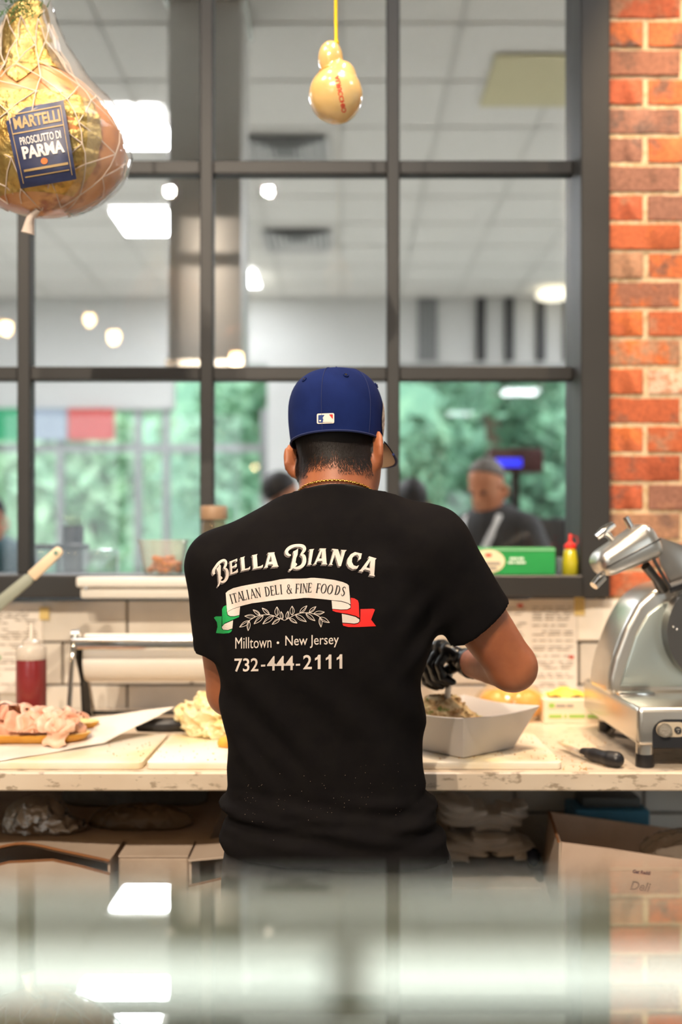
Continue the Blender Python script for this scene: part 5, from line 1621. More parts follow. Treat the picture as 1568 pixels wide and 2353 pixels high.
# netting
m_net = M('white_string', 'd8c6b6', .8)
pts_n = []
ys = [60, 120, 178, 225, 275, 325, 375, 420, 458, 490]
N = 12
def np_(j, i):
    th_ = -pi/2+2*pi*(i+.5*(j % 2))/N+.18*math.sin(j*2.1+i)
    return ham_pt(ys[j]+8*math.sin(i*3.3+j), th_, .0085, .4)
for j in range(len(ys)-1):
    for i in range(N):
        for d_ in (0, 1):
            i2 = i+d_ if j % 2 else i-1+d_
            a, b = np_(j, i), np_(j+1, i2)
            th_a = -pi/2+2*pi*(i+.5*(j % 2))/N
            if math.sin(th_a) > .55: continue
            m_ = (a+b)/2; c_ = Vector((P(98, 0, HY).x, HY, m_.z)); out = (m_-c_); out.z = 0
            m_ = m_+out.normalized()*.004
            pts_n.append(tube([a, m_, b], .0012, 5))
obj('netting', J(*pts_n), m_net, ham, smooth=1)
b0 = P(92, 495, HY)
obj('net_tie', J(tube([P(88, 480, HY-.03), P(70, 500, HY-.015), P(64, 536, HY-.01)], [.006, .008, .014], 10)), M('white_tie', 'dccdc2', .8, bump=.3, bscale=80), ham, smooth=1)
# clear bag round the ham, standing off on its right side
def bag(u, v):
    y = -40+545*v; th_ = -.85+2.0*u
    g = .012+.030*math.exp(-((y-170)/110)**2)*math.exp(-((th_-.1)/.6)**2)+.004*float(sn(th_*8, y*.05, 0, 99))
    if y > 430: g += .02*(y-430)/70*math.exp(-((th_-.1)/.5)**2)
    return ham_pt(max(14, min(y, 492)), th_, g)
def bag2(u, v):
    q = bag(u, v); y = -40+545*v
    if y < 14: q = q+Vector((.004*(14-y)*HY/FPX*2, 0, (14-y)*HY/FPX))
    return q
obj('clear_bag', sheet(bag2, 24, 44), GLASS('ham_film', 'ffffff', 1.3, .10, .15, 'f7f5f2'), ham, smooth=3)
# herb sprig at the hock and hanging cord
V, F = [], []; rg = random.Random(4)
for i in range(260):
    c = P(rg.gauss(48, 24), rg.uniform(-40, 45), HY-.055+rg.uniform(-.02, .03))
    d_ = Vector((rg.uniform(-1, 1), rg.uniform(-1, .3), rg.uniform(-.6, 1))).normalized()*rg.uniform(.012, .024)
    s_ = d_.cross(Vector((rg.random(), rg.random(), 1))).normalized()*.0013
    o = len(V); V += [tuple(c-s_), tuple(c+s_), tuple(c+d_)]; F.append((o, o+1, o+2))
h_ = obj('herb_sprig', (V, F), M('rosemary', '5f8a4e', .7, col2='3f6b3a', vscale=60), ham); h_['kind'] = 'stuff'
obj('cord', tube([P(70, 20, HY), P(72, -60, HY), (P(72, 0, HY).x, HY, ZC-.002)], .0035, 8), m_net, ham, smooth=1)
t0 = P(105, 497, HY)
# cheese
CY = 2.12
cs = thing('hanging_cheese', P(772, 282, CY), 'small yellow gourd-shaped cheese hanging on a yellow cord', 'cheese')
m_che = M('waxed_cheese', 'dfb872', .22, col2='e5c489', vscale=12, vmix=(.3, .7), coat=.6, sss=.05)
s = CY/FPX
def ched(p):
    c1 = P(772, 220, CY); c2 = P(760, 135, CY)
    d = d_ell(p, tuple(c1), (62*s, 62*s, 62*s))
    d = smin(d, d_ell(p, tuple(P(784, 172, CY)), (34*s, 34*s, 30*s)), .012)
    d = smin(d, d_ell(p, tuple(c2), (29*s, 29*s, 40*s)), .003)
    return d
a, b = P(690, 300, CY), P(850, 85, CY)
obj('rind', polygonise(ched, (a.x, CY-.07, a.z), (b.x, CY+.07, b.z), .003, 2), m_che, cs, smooth=3)
ctop = P(773, 98, CY)
obj('cord', J(tube([P(771, 108, CY-.012), ctop, P(772, 40, CY), (ctop.x, CY, ZC-.002)], .0038, 8), sphere(ctop, .0062)), M('yellow_cord', 'efc400', .7, bump=.3, bscale=300), cs, smooth=1)
obj('neck_tie', tube([tuple(P(764, 166, CY)+Vector((31*s*math.cos(2*pi*i/20), 31*s*math.sin(2*pi*i/20), .003*math.cos(2*pi*i/20)))) for i in range(21)], .0014, 5, False), M('yellow_tie', 'cf9a3a', .6), cs, smooth=1)
cbv = [o for o in cs.children if o.name.startswith('rind')][0]
cofs = wpos(cbv)
cb2 = BVHTree.FromPolygons([Vector(q.co)+cofs for q in cbv.data.vertices], [tuple(f.vertices) for f in cbv.data.polygons])
g = fit2d(text2d('AURICCHIO', 1., .02), 0, 86, 11, 0)
g = ([(774+x*.20+(11-y)*.0+y*.95-5, 174+x-y*.2, 0) for x, y, _ in g[0]], g[1])
decal(g, .0008, 'printed_name', m_pred, 4, cs, cb2)

# ================================================================== SLICER
m_sl = M('slicer_aluminium', 'd4d0c8', .30, .95, bump=.015, bscale=200)
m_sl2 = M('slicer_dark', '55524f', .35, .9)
SY0 = 2.03
x0 = P(1466, 0, SY0).x
sx1 = 1.16
sl_ = thing('meat_slicer', (.86, 2.2, CZ), 'polished aluminium meat slicer at the right end of the counter', 'meat slicer')
zb0, zb1 = P(0, 1716, SY0).z, P(0, 1626, SY0).z
obj('base', rbox(x0, sx1, SY0, 2.49, zb0, zb1, .012, 3), m_sl, sl_, smooth=.7)
for px, Y, fz in ((1486, 2.045, 0), (1397, 2.43, 0)):
    fx = P(px, 0, Y).x
    for xx in ((fx, sx1-.06)):
        f = obj('foot', lathe([(.0175, .026), (.0175, zb0-CZ+.004)], (xx, Y+.012, CZ), 20), m_sl, sl_, smooth=.6)
        obj('rubber_foot', lathe([(.0185, 0), (.019, .003), (.0185, .027), (.015, .027)], (xx, Y+.012, CZ), 20), m_black, f, smooth=.6)
# control panel
yp = SY0-.0008
a, b = P(1500, 1653, yp), P(1640, 1718, yp)
pan = []
r_ = .028
pts = [(b.x, b.z), (a.x, b.z)]+[(a.x+r_-r_*math.cos(t_), a.z-r_+r_*math.sin(t_)) for t_ in np.linspace(0, pi/2, 8)]+[(b.x, a.z)]
cp = obj('control_panel', prism(pts, yp-.0015, yp), M('panel_black', '232326', .4), sl_)
c = P(1525, 1676, yp)
s = SY0/FPX
e = P(1562, 1676, yp)
pill = [(c.x+17*s*math.cos(t_), c.z+17*s*math.sin(t_)) for t_ in np.linspace(pi/2, 3*pi/2, 12)]+[(e.x+14*s*math.cos(t_), c.z+17*s*math.sin(t_)) for t_ in np.linspace(-pi/2, pi/2, 12)]
obj('switch_plate', prism(pill, yp-.0024, yp-.0012), M('switch_plate', 'c7b79f', .5), cp)
obj('power_button', J(cylx((c.x, yp-.012, c.z), (c.x, yp-.001, c.z), 16*s, 28)), M('button_grey', 'a39a8c', .35, .6), cp, smooth=.6)
obj('button_face', J(cylx((c.x, yp-.0135, c.z), (c.x, yp-.011, c.z), 12*s, 28)), M('button_face', '9c9488', .5, .3, bump=.5, bscale=500), cp, smooth=.6)
ob = P(1557, 1677, yp)
o_ = obj('off_button', J(cylx((ob.x, yp-.006, ob.z), (ob.x, yp-.001, ob.z), 8*s, 20)), M('off_black', '2f2e30', .5), cp, smooth=.6)
tx = text2d('OFF', .0045, 0)
obj('off_text', ([(ob.x+v[0], yp-.0064, ob.z+v[1]+.0005) for v in tx[0]], tx[1]), M('off_white', 'd8d2c6', .6), o_)
tx = text2d('0', .0045, 0)
obj('off_text', ([(ob.x+v[0], yp-.0064, ob.z+v[1]-.0042) for v in tx[0]], tx[1]), MATS['off_white'], o_)
# housing
HB = 2.235
def hz(pts, Y): return [(P(x, y, Y).x, P(x, y, Y).z) for x, y in pts]
outl = hz([(1396, 1600), (1398, 1560), (1410, 1510), (1436, 1440), (1466, 1386), (1500, 1356), (1540, 1340), (1600, 1335), (1660, 1345), (1720, 1380), (1760, 1450), (1770, 1600)], HB)
obj('blade_housing', prism(outl, HB, HB+.17, .016, 4), m_sl, sl_, smooth=.9)
inn_ = hz([(1425, 1578), (1440, 1530), (1462, 1462), (1490, 1412), (1525, 1385), (1580, 1378), (1640, 1390), (1690, 1430), (1712, 1500), (1716, 1578)], HB-.006)
obj('face_plate', prism(inn_, HB-.007, HB+.002, .004, 2), M('pale_steel', 'bfc9c4', .3, .85), sl_, smooth=.7)
obj('tray_lip', rbox(P(1420, 0, 2.2).x, P(1502, 0, 2.2).x, 2.185, 2.225, zb1-.002, zb1+.008, .003, 2), m_chrome, sl_, smooth=.7)
bc = P(1655, 1450, 2.20)
obj('blade_guard', J(cylx((bc.x, 2.185, bc.z), (bc.x, 2.226, bc.z), 126*2.2/FPX, 48)), M('guard_grey', '5d5a57', .4, .7), sl_, smooth=.6)
for px, py in ((1548, 1440), (1556, 1446)):
    q = P(px, py, 2.184); obj('rivet', sphere(q, .003, 8, 6), m_chrome, sl_, smooth=3)
# pusher head on the carriage
hc_ = P(1432, 1270, 2.18)
Rm = Matrix.Translation(hc_) @ Matrix.Rotation(math.radians(-28), 4, 'Y')
v, f = rbox(-.072, .078, -.055, .05, -.036, .036, .028, 5)
v = [(x, y, z*(1+.25*(x/.075))) for x, y, z in v]
hd_ = obj('pusher_head', xf((v, f), Rm), m_sl, sl_, smooth=1.2)
def hl(x, y, z): return tuple(Rm @ Vector((x, y, z)))
obj('head_seam', xf(rbox(-.06, .074, -.0565, -.052, -.006, -.002, .001, 1), Rm), m_sl2, hd_, smooth=.7)
obj('knob', J(tube([hl(-.006, 0, .034), hl(-.010, 0, .052), hl(-.014, 0, .058)], [.007, .008, .012], 14), tube([hl(-.036, 0, .058), hl(-.014, 0, .062), hl(.012, 0, .066)], [.008, .011, .008], 12)), m_chrome, hd_, smooth=1)
obj('pin', tube([hl(.040, -.01, .034), hl(.040, -.01, .068)], .0075, 14), m_chrome, hd_, smooth=.7)
obj('handle_stub', tube([hl(-.070, -.02, -.022), hl(-.098, -.03, -.030)], [.011, .010], 14), m_chrome, hd_, smooth=.7)
obj('arm', tube([P(1484, 1300, 2.18), P(1508, 1330, 2.2), P(1525, 1352, 2.22)], [.011, .010, .016], 12), m_sl2, sl_, smooth=1)
obj('guide_rod', tube([P(1495, 1250, 2.15), P(1505, 1290, 2.14), P(1540, 1350, 2.14)], .004, 10), m_sl2, sl_, smooth=1)
kn = P(1538, 1352, 2.17)
obj('clamp_knob', J(cylx(tuple(kn), tuple(kn+Vector((.05, -.01, .018))), .011, 18)), m_black, sl_, smooth=.7)
pl_ = [P(1508, 1230, 2.19), P(1600, 1262, 2.19), P(1700, 1330, 2.19), P(1690, 1460, 2.19), P(1560, 1370, 2.19), P(1522, 1300, 2.19)]
obj('carriage_plate', prism([(q.x, q.z) for q in pl_], 2.195, 2.205, .003, 2), M('plate_steel', 'a9a49d', .3, .95), sl_, smooth=.7)
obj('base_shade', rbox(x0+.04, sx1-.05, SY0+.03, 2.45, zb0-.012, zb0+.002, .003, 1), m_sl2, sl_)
obj('power_cable', tube([(x0+.07, 2.30, CZ+.012), (x0+.03, 2.36, CZ+.010), (x0+.06, 2.44, CZ+.008), (x0+.12, 2.6, CZ+.007)], .005, 8), m_black, sl_, smooth=1)

# ================================================================== UNDER THE COUNTER
m_card2 = M('cardboard_edge', '8a5a34', .9, bump=.3, bscale=200)
m_card3 = M('cardboard_dark', 'bba897', .85, col2='ad9a89', vscale=8)
def slabp(pts, n, th):
    """thin sheet through 4 corner points pushed along n"""
    n = Vector(n).normalized()*th
    v = [tuple(Vector(p)) for p in pts]+[tuple(Vector(p)+n) for p in pts]; k = len(pts)
    return v, [tuple(range(k))[::-1], tuple(range(k, 2*k))]+[(i, (i+1) % k, k+(i+1) % k, k+i) for i in range(k)]
def carton(name, x0, x1, y0, y1, z0, z1, label, notch=None, mat=None):
    mat = mat or m_card
    t = thing(name, ((x0+x1)/2, (y0+y1)/2, z0), label, 'carton', 'cartons under the counter')
    th = .005
    if notch:
        pts = [(x0, z0), (x1, z0)]+notch[::-1]
        obj('front_panel', prism(pts, y0, y0+th), mat, t)
        zs_ = [q for q in notch]
        V = []
        for (xa, za), (xb, zb) in zip(zs_[:-1], zs_[1:]):
            V.append(slabp([(xa, y0-.0005, za), (xb, y0-.0005, zb), (xb, y0-.0005, zb+.004), (xa, y0-.0005, za+.004)], (0, 1, 0), .0062))
        obj('cut_edge', J(*V), m_card2, t)
    else:
        obj('front_panel', box(x0, x1, y0, y0+th, z0, z1), mat, t)
    obj('back_panel', box(x0, x1, y1-th, y1, z0, z1), mat, t)
    obj('side_panel', box(x0, x0+th, y0+th, y1-th, z0, z1), mat, t)
    obj('side_panel', box(x1-th, x1, y0+th, y1-th, z0, z1), mat, t)
    obj('bottom_panel', box(x0+th, x1-th, y0+th, y1-th, z0, z0+th), mat, t)
    return t
Yc = 2.09
# left display carton with a lid, front cut away in a shallow peak
xl, xr = P(-130, 0, Yc).x, P(252, 0, Yc).x
zt = P(0, 1976, Yc).z
def nz(px, py): q = P(px, py, Yc); return (q.x, q.z)
notch = [nz(-130, 2030), nz(-40, 2000), nz(20, 1984), nz(120, 1979), nz(180, 1992), nz(252, 2012)]
t = carton('carton', xl, xr, Yc, 2.222, SZ, zt, 'brown carton at the left under the counter with a peaked cut-out front', notch)
lz = P(0, 1938, 2.42).z
fe = smooth_pts([(-130, 1968), (-20, 1952), (55, 1940), (140, 1956), (252, 1980)], 4)
def lidf(th_):
    V = []; n_ = len(fe)
    for x, y in fe:
        q = P(x, y, Yc-.004); V.append((q.x, q.y, q.z-th_))
    for x, y in fe:
        q = P(x, y, Yc); V.append((q.x, 2.222, .700-th_))
    return V, [(i, i+1, n_+i+1, n_+i) for i in range(n_-1)]
lt_, lb_ = lidf(0), lidf(.004)
obj('lid', J(lt_, lb_), m_card, t, smooth=3)
obj('lid_edge', tube([(v_[0], v_[1]-.001, v_[2]+.002) for v_ in lt_[0][:len(fe)]], .003, 6), m_card2, t, smooth=1)
# middle low carton top
x2, x3 = P(318, 0, Yc).x, P(432, 0, Yc).x
t = thing('flat_carton', ((x2+x3)/2, 2.3, SZ), 'closed brown carton between the two cut-open ones', 'carton', 'cartons under the counter')
zt2 = onz(0, 2000, 0).z
zt2 = P(0, 1975, Yc+.02).z
obj('carton_body', rbox(xr+.012, x3-.004, Yc+.03, 2.222, SZ, zt2, .004, 1), m_card3, t)
obj('flap', slabp([(xr+.012, Yc+.03, zt2+.001), (x3-.004, Yc+.03, zt2+.001), (x3-.004, 2.222, zt2+.004), (xr+.012, 2.222, zt2+.004)], (0, 0, 1), .004), m_card, t)
# second cut carton behind the cook
xa, xb_ = P(434, 0, Yc).x, P(700, 0, Yc).x
notch = [nz(434, 2040), nz(520, 2020), nz(700, 2010)]
t = carton('carton', xa, xb_, Yc, 2.222, SZ, P(0, 1975, Yc).z, 'brown cut-open carton partly behind the cook', notch)
obj('lid', prism([nz(434, 1974), nz(700, 1950), nz(700, 1954), nz(434, 1979)], Yc-.004, 2.222), m_card, t)
# foil parcel
topz = lz
fz = P(100, 1905, 2.36)
def foil(p, c, r, s1, s2):
    d = d_ell(p, c, r)
    return d+.010*np.abs(sn(p[0]*38, p[1]*38, p[2]*38, s1))+.006*np.abs(sn(p[0]*85, p[1]*85, p[2]*85, s2))-.006
zf = zt+.014
m_foil = M('crumpled_foil', 'c9c6c4', .16, 1., bump=.9, bscale=40)
cF = P(85, 1895, 2.33)
zfl = .692
shf = lambda p: np.maximum(np.minimum(foil(p, (cF.x, 2.33, zfl+.012), (.078, .06, .066), 101, 102), foil(p, (cF.x+.065, 2.315, zfl+.008), (.055, .04, .026), 103, 104)), zfl-p[2])
obj('foil_parcel', polygonise(shf, (cF.x-.1, 2.24, zfl-.006), (cF.x+.15, 2.42, zfl+.10), .004, 0), m_foil, label='crumpled silver foil parcel on the left carton', cat='foil', smooth=.5)
cB = P(325, 1895, 2.36)
zfb = .692
obj('brown_bag', polygonise(lambda p: np.maximum(foil(p, (cB.x, 2.36, zfb+.012), (.125, .05, .038), 105, 106), zfb-p[2]), (cB.x-.17, 2.27, zfb-.006), (cB.x+.17, 2.44, zfb+.07), .0045, 1),
    M('brown_film', '5d4c38', .3, col2='73604a', vscale=12), label='flat brown plastic bag beside the foil parcel', cat='bag', smooth=3)
cG = P(300, 1870, 2.56); zfg = zfb
obj('grey_sack', polygonise(lambda p: np.maximum(foil(p, (cG.x+.01, 2.57, zfg+.02), (.19, .06, .095), 107, 108), zfg-p[2]), (cG.x-.24, 2.48, zfg-.006), (cG.x+.24, 2.68, zfg+.14), .006, 1),
    M('grey_sack', '6b6761', .6, col2='5c5853', vscale=10), label='grey cloth sack slumped at the back under the counter', cat='sack', smooth=3)
# shelf board carrying these parcels
obj('cardboard_sheet', rbox(P(-140, 0, 2.4).x, P(520, 0, 2.4).x, 2.27, 2.75, zfl-.012, zfl-.001, .002, 1) if False else box(P(-120, 0, 2.4).x, P(500, 0, 2.4).x, 2.232, 2.76, SZ, zfl-.001), m_card3,
    label='plain brown carton at the back carrying the parcels', cat='carton', group='cartons under the counter')
# towels
cT = P(1110, 1915, 2.45); zt3 = P(0, 1962, 2.42).z
m_tow = M('white_towel', 'e9e5e0', .95, col2='ded9d3', vscale=20, bump=.4, bscale=400)
def fold(x0_, y0_, z0_, lx, ly, lz_, sd):
    def fn(p):
        xx = (p[0]-x0_)/lx; yy = (p[1]-y0_)/ly
        zc = z0_+lz_*.5+.012*np.sin(xx*3+sd)*1.0
        hgt = lz_*.5*(1-.25*xx*np.sign(xx)*xx)
        q = np.maximum(np.abs(xx)**4+np.abs(yy)**4, 0)**.25
        d = np.maximum((q-1)*min(lx, ly), np.abs(p[2]-zc)-hgt)
        return d+.0055*np.sin((p[2]-z0_)*2*pi/.021+3*np.sin(xx*4+sd))+.003*sn(p[0]*40, p[1]*40, p[2]*40, 110+sd)
    return fn
obj('folded_towel', polygonise(fold(cT.x-.01, 2.44, zt3, .125, .07, .045, 1), (cT.x-.17, 2.34, zt3-.03), (cT.x+.16, 2.54, zt3+.09), .005, 1), m_tow,
    label='folded white towel at the bottom of the pile under the counter', cat='towel', group='folded white towels', smooth=3)
obj('folded_towel', polygonise(fold(cT.x+.0, 2.47, zt3+.064, .105, .06, .050, 4), (cT.x-.15, 2.38, zt3+.01), (cT.x+.15, 2.56, zt3+.15), .005, 1), m_tow,
    label='grey-white towel heaped on top of the towel pile', cat='towel', group='folded white towels', smooth=3)
tb = P(1225, 1950, 2.40)
obj('towel_shelf_box', rbox(P(985, 0, 2.4).x, P(1215, 0, 2.4).x, 2.24, 2.66, SZ, zt3-.022, .004, 1), m_card3, label='brown box under the folded towels', cat='carton', group='cartons under the counter')
obj('navy_cloth', polygonise(lambda p: d_ell(p, (tb.x-.004, 2.38, zt3+.004), (.016, .03, .022))+.003*sn(p[0]*90, p[1]*90, p[2]*90, 7), (tb.x-.04, 2.33, zt3-.03), (tb.x+.03, 2.43, zt3+.04), .004),
    M('navy_cloth', '1f2740', .9), label='dark navy rag end beside the towels', cat='rag', smooth=3)
# big open carton on the right
Yb = 2.06
xa = P(1285, 0, Yb).x; xb_ = P(1700, 0, Yb).x
def nb(px, py): q = P(px, py, Yb); return (q.x, q.z)
t = thing('deli_carton', ((xa+xb_)/2, 2.2, SZ), 'big open brown carton printed Deli at the right under the counter', 'carton', 'cartons under the counter')
m_dc = M('pinkish_cardboard', 'c6ae9c', .85, col2='b39a87', vscale=10, vmix=(.5, .75), bump=.05, bscale=80)
fl = [nb(1292, 1936), nb(1400, 1950), nb(1568, 1976), nb(1700, 2000)]
zbt = P(0, 2140, Yb).z
obj('front_panel', prism([(xa-.004, zbt), (xb_, zbt)]+fl[::-1], Yb, Yb+.006), m_dc, t)
YbB = 2.46
lp = P(1262, 1868, 2.40); bp0, bp1 = P(1262, 1866, 2.44), P(1560, 1906, 2.44)
obj('left_panel', slabp([(xa-.004, Yb, zbt), (xa, Yb, fl[0][1]), (bp0.x, YbB-.02, bp0.z), (bp0.x-.02, YbB-.02, zbt)], (1, 0, 0), .005), m_card3, t)
obj('back_flap', slabp([(bp0.x, YbB-.02, zbt), (bp0.x, YbB-.02, bp0.z), (bp1.x+.08, YbB-.02, bp1.z-.012), (bp1.x+.08, YbB-.02, zbt)], (0, 1, 0), .005), m_dc, t)
obj('left_edge', tube([(xa, Yb+.002, fl[0][1]+.001), (bp0.x, YbB-.02, bp0.z+.001)], .003, 6), m_card2, t)
obj('bottom_panel', box(xa, xb_, Yb+.01, YbB-.03, zbt, zbt+.006), m_card, t)
obj('support_box', box(xa, xb_, Yb+.02, YbB-.04, SZ, zbt-.001), m_card3, t)
cP = P(1590, 1935, 2.25)
obj('plastic_liner', polygonise(lambda p: d_ell(p, (cP.x, 2.25, cP.z-.02), (.12, .10, .05))+.012*np.abs(sn(p[0]*45, p[1]*45, p[2]*45, 121))+.006*np.abs(sn(p[0]*100, p[1]*100, p[2]*100, 122)),
    (cP.x-.14, 2.13, cP.z-.09), (cP.x+.14, 2.37, cP.z+.05), .006, 0), GLASS('liner_film', 'f4f0ea', 1.4, .1, .4, 'd8c8b8'), t, smooth=.8)
yp = Yb-.0008
def printed(s, x0_, x1_, yb_, yt_, mat, sk, shear=0., bold=0.):
    g = fit2d(text2d(s, 1., bold, shear), x0_, x1_, yb_, yt_)
    pts = [P(x, y+(x-x0_)*sk, yp) for x, y, _ in g[0]]
    obj('printed_text', ([(q.x, yp, q.z) for q in pts], g[1]), mat, t)
printed('Get Reddi', 1455, 1496, 2007, 1998, M('carton_blue', '2c2c4a', .8), .12, .25, .03)
printed('Deli', 1448, 1497, 2046, 2024, M('carton_grey', '6b5f5a', .8), .12, .35, .03)
# blue box at the back
a, b = P(1322, 1862, 2.62), P(1494, 1900, 2.62)
obj('blue_box', rbox(a.x, b.x, 2.62, 2.74, SZ, a.z, .003, 1), M('sky_blue_box', '4f8fb0', .6), label='light blue box behind the deli carton under the counter', cat='box')
obj('grey_tub', J(rbox(P(1335, 0, 2.66).x, P(1470, 0, 2.66).x, 2.64, 2.73, a.z+.001, a.z+.028, .006, 2)), M('grey_tub', '5b5d5c', .5), label='grey plastic tub lid on the blue box', cat='tub', smooth=.7)

# ================================================================== DELI CASE IN FRONT OF THE LENS
GZ = HC-.126
t = thing('deli_case', (0, .2, 0), 'glass topped deli display case in the near foreground', 'display case')
GE = .372
obj('glass_top', rbox(-1.4, 1.4, -.35, GE, GZ-.008, GZ, .002, 1), GLASS('case_glass', 'e9eeea', 2.7), t)
m_case = M('case_white', 'cfccc2', .5)
obj('rear_panel', box(-1.4, 1.4, GE-.006, GE+.012, .55, GZ-.010), m_case, t)
for x0_, x1_ in ((-1.38, -.0005), (.006, 1.38)):
    lbar = obj('light_bar', rbox(x0_, x1_, GE-.024, GE-.007, 1.2055, 1.2275, .004, 2), m_white, t, smooth=.7)
    obj('led_strip', rbox(x0_+.004, x1_-.004, GE-.028, GE-.0235, 1.2085, 1.2245, .002, 1), M('led_glow', 'ffffff', .5, emit=(246, 248, 244), es=1.45), lbar)
obj('case_floor', box(-1.4, 1.4, -.35, GE-.007, .95, .97), m_case, t)
obj('case_base', box(-1.4, 1.4, -.35, GE-.007, 0, .55), M('case_steel', '8d8b86', .4, .6), t)
for sx in (-1.4, 1.385): obj('end_panel', box(sx, sx+.015, -.35, GE-.007, .55, GZ-.009), m_case, t)

# ================================================================== PEOPLE IN THE FAR ROOM
def far_person(x, y, top, yaw, pitch, shirt_m, hair_m, skin_m, label, arms, scale=1., apron=None, bald=False, stoop=0., hairlong=False, recede=.012):
    t = thing('person', (x, y, 0), label, 'person', 'people in the far room')
    H_ = top
    R = rot(yaw, pitch, 0)
    hc = Vector((x, y, H_-.122)); f = R @ Vector((0, 1, 0)); rt = R @ Vector((1, 0, 0)); f.z = 0; rt.z = 0; f.normalize(); rt.normalize()
    base = Vector((x, y, 0))-f*(.05+stoop)
    def L(r, fw, z): return tuple(base+rt*r+f*fw+Vector((0, 0, z)))
    sh = H_-.31; hip = H_*.53
    arm_pts = []
    for s, tgt in arms:
        S = Vector(L(s*.175, stoop*.6, sh)); T = Vector(L(*tgt))
        mid = (S+T)/2+Vector((0, 0, -.10))+rt*s*.09
        arm_pts.append((tuple(S), tuple(mid), tuple(T)))
    def torso(p, g=0.):
        d = d_cone(p, L(0, 0, hip), L(0, stoop*.8, sh-.03), .145+g, .15+g)
        d = smin(d, d_cone(p, L(-.14, stoop*.8, sh), L(.14, stoop*.8, sh), .062+g, .062+g), .06)
        return d
    def legs(p, g=0.):
        d = None
        for s in (-1, 1):
            c = smin(d_cone(p, L(s*.09, 0, hip), L(s*.10, .01, .5), .095+g, .062+g), d_cone(p, L(s*.10, .01, .5), L(s*.10, 0, .08), .058+g, .04+g), .03)
            d = c if d is None else smin(d, c, .02)
        return d
    def bd(p):
        d = smin(torso(p, -.012), legs(p, -.01), .05)
        d = smin(d, d_cone(p, L(0, stoop*.8, sh), tuple(hc-Vector((0, 0, .07))), .058, .055), .03)
        d = smin(d, near(p, tuple(hc-Vector((.15,)*3)), tuple(hc+Vector((.15,)*3)), lambda q: head_d(q, R, hc)), .02)
        for S, Md, T in arm_pts:
            d = smin(d, d_cone(p, S, Md, .05, .042), .03); d = smin(d, d_cone(p, Md, T, .042, .028), .015)
            TT = Vector(T); dr = (TT-Vector(Md)).normalized()
            kn = [tuple(TT+dr*.075+rt*(q-1.5)*.02) for q in range(4)]
            d = smin(d, near(p, tuple(TT-Vector((.16,)*3)), tuple(TT+Vector((.16,)*3)), lambda q_: hand_d(q_, T, kn, [tuple(dr*.03+Vector((0, 0, -.012))), tuple(dr*.014+Vector((0, 0, -.022)))], [tuple(TT+dr*.02), tuple(TT+dr*.05+rt*.04), tuple(TT+dr*.075+rt*.045)], .009, .017)), .01)
        return d
    pad = .52
    lo = (x-pad, y-pad, .0); hi = (x+pad, y+pad, H_+.03)
    obj('body', polygonise(bd, lo, hi, .0115, 1), skin_m, t, smooth=3)
    def sd(p):
        d = torso(p, .006)
        for S, Md, T in arm_pts:
            d = smin(d, d_cone(p, S, Md, .060, .054), .03)
            d = smin(d, d_cone(p, Md, tuple(Vector(Md).lerp(Vector(T), .75)), .052, .040), .015)
        return np.maximum(d, hip-.05-p[2])
    obj('shirt', polygonise(sd, (x-pad, y-pad, hip-.1), (x+pad, y+pad, H_-.15), .013, 1), shirt_m, t, smooth=3)
    obj('trousers', polygonise(lambda p: np.maximum(np.maximum(legs(p, .012), -10), .04-p[2]), (x-.35, y-.35, 0), (x+.35, y+.35, hip+.12), .016, 1), m_denim, t, smooth=3)
    def hd2(p):
        q = loc_p(p, R, hc)
        d = d_ell(q, (0, -.014, .034), (.083, .102, .098))
        d = np.maximum(d, (q[1]*.75-q[2])+(recede if not bald else -.035))
        if bald: d = np.maximum(np.maximum(d, q[2]-.045), q[1]-.03)
        if hairlong: d = smin(d, d_ell(q, (0, -.06, -.06), (.075, .05, .12)), .02)
        return d
    obj('hair', polygonise(hd2, (hc.x-.14, hc.y-.16, hc.z-.2), (hc.x+.14, hc.y+.16, hc.z+.16), .007, 1), hair_m, t, smooth=3)
    for s in (-1, 1):
        c = hc+R @ Vector((s*.030, .080, .002)); obj('eye', sphere(c, .012, 8, 6), MATS['iris_brown'], t, smooth=3)
    if apron:
        for s in (-1, 1):
            obj('apron_strap', tube([L(s*.05, stoop*.8+.165, sh-.10), L(s*.085, stoop*.8+.10, sh+.045), L(s*.07, stoop*.8-.05, sh+.07)], .018, 8), apron, t, smooth=1)
    return t
m_skl = M('skin_light', 'c98d6c', .5, col2='b97a5a', vscale=14)
m_grhair = M('grey_hair', '6f6a66', .7); m_bkhair = M('black_hair', '191517', .6)
far_person(.668, 4.5, 1.755, 140, -24, M('dark_top', '2c2d30', .8), m_grhair, m_skl, 'grey haired man in dark top and white straps leaning over the far counter', [(-1, (-.30, .30, 1.30)), (1, (.10, .34, 1.27))], apron=M('white_straps', 'd9dbdd', .8), bald=False, stoop=.08, recede=.055)
far_person(-.33, 5.4, 1.765, -70, -5, M('grey_top', '8e9394', .8), m_bkhair, m_skl, 'dark haired person in the far room left of the cook\'s neck', [(-1, (-.2, .2, 1.0)), (1, (.2, .2, 1.0))])
far_person(.38, 5.3, 1.72, 10, 0, M('charcoal_top', '3a3a3f', .8), m_bkhair, m_skl, 'person with long black hair in the far room right of the cook\'s shoulder', [(-1, (-.2, .15, 1.0)), (1, (.2, .15, 1.0))], hairlong=True)
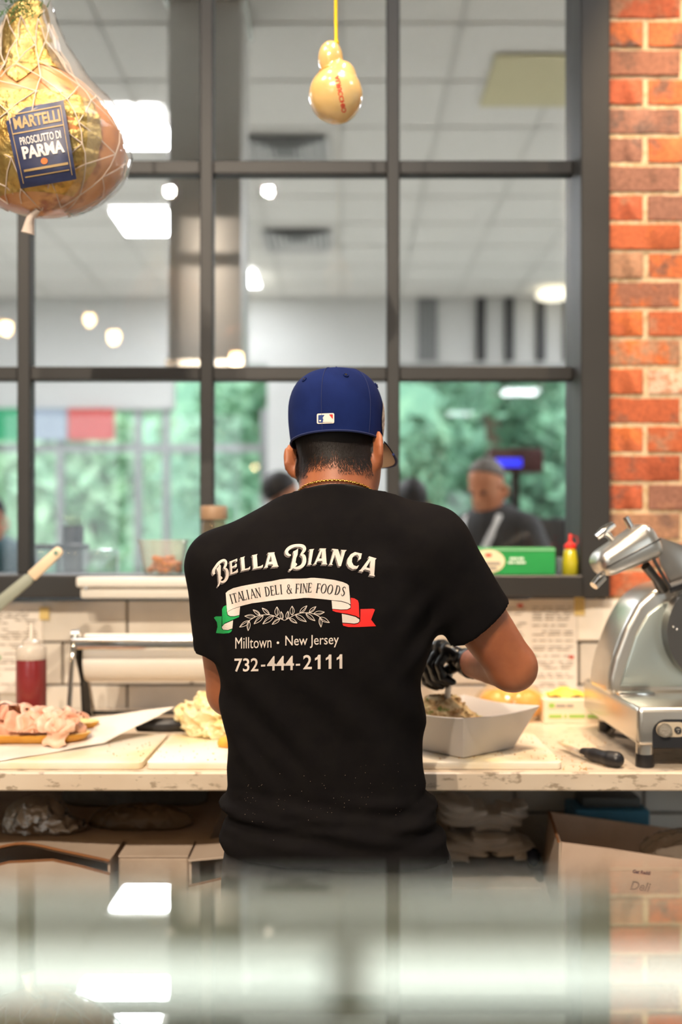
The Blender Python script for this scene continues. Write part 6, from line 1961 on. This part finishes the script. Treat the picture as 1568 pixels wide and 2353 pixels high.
far_person(-1.80, 5.0, 1.62, 200, -10, M('teal_top', '24474f', .8), m_bkhair, m_skl, 'person in a dark teal top at the far left pane', [(-1, (-.15, .25, 1.05)), (1, (.2, .2, 1.0))])
# till display, counter and tap of the far bar
a, b = P(1126, 1030, 5.4), P(1250, 1085, 5.4)
t = thing('till_display', ((a.x+b.x)/2, 5.4, 1.4), 'dark red till display with a blue screen above the man', 'display')
obj('display_case', rbox(a.x, b.x, 5.40, 5.48, b.z, a.z, .01, 2), M('maroon_plastic', '4a2628', .5), t, smooth=.7)
q0, q1 = P(1140, 1053, 5.395), P(1200, 1073, 5.395)
obj('screen', box(q0.x, q1.x, 5.395, 5.40, q1.z, q0.z), M('blue_screen', '2730c0', .4, emit=(40, 50, 235), es=.9), t)
obj('post', box((a.x+b.x)/2-.02, (a.x+b.x)/2+.02, 5.43, 5.47, 1.16, b.z), m_black, t)
obj('base_plate', rbox((a.x+b.x)/2-.1, (a.x+b.x)/2+.1, 5.36, 5.50, 1.151, 1.165, .004, 1), m_black, t)
obj('far_counter', J(rbox(.72, 2.6, 5.0, 5.9, 1.08, 1.15, .01, 1), box(.76, 2.55, 5.05, 5.85, 0, 1.08)), M('dark_counter', '2e3032', .4), label='dark bar counter in the far room behind the green carton', cat='counter')
q = P(1262, 1190, 5.1)
obj('coffee_machine', J(rbox(P(1205, 0, 5.1).x, P(1345, 0, 5.1).x, 5.1, 5.34, 1.151, q.z, .02, 3), rbox(P(1215, 0, 5.1).x, P(1335, 0, 5.1).x, 5.06, 5.12, 1.25, 1.29, .005, 1)), M('machine_dark', '3a3c40', .35, .4),
    label='low dark machine on the far counter right of the man', cat='machine', smooth=.7)
q = P(1178, 1185, 5.25)
obj('water_bottle', lathe([(.035, 0), (.04, .01), (.04, .40), (.03, .50), (.014, .54), (.014, .565), (.001, .57)], (q.x-.02, 5.55, 1.151), 18), M('pale_blue_bottle', 'a6cfe0', .3), label='tall pale blue bottle beside the leaning man', cat='bottle', smooth=.7)
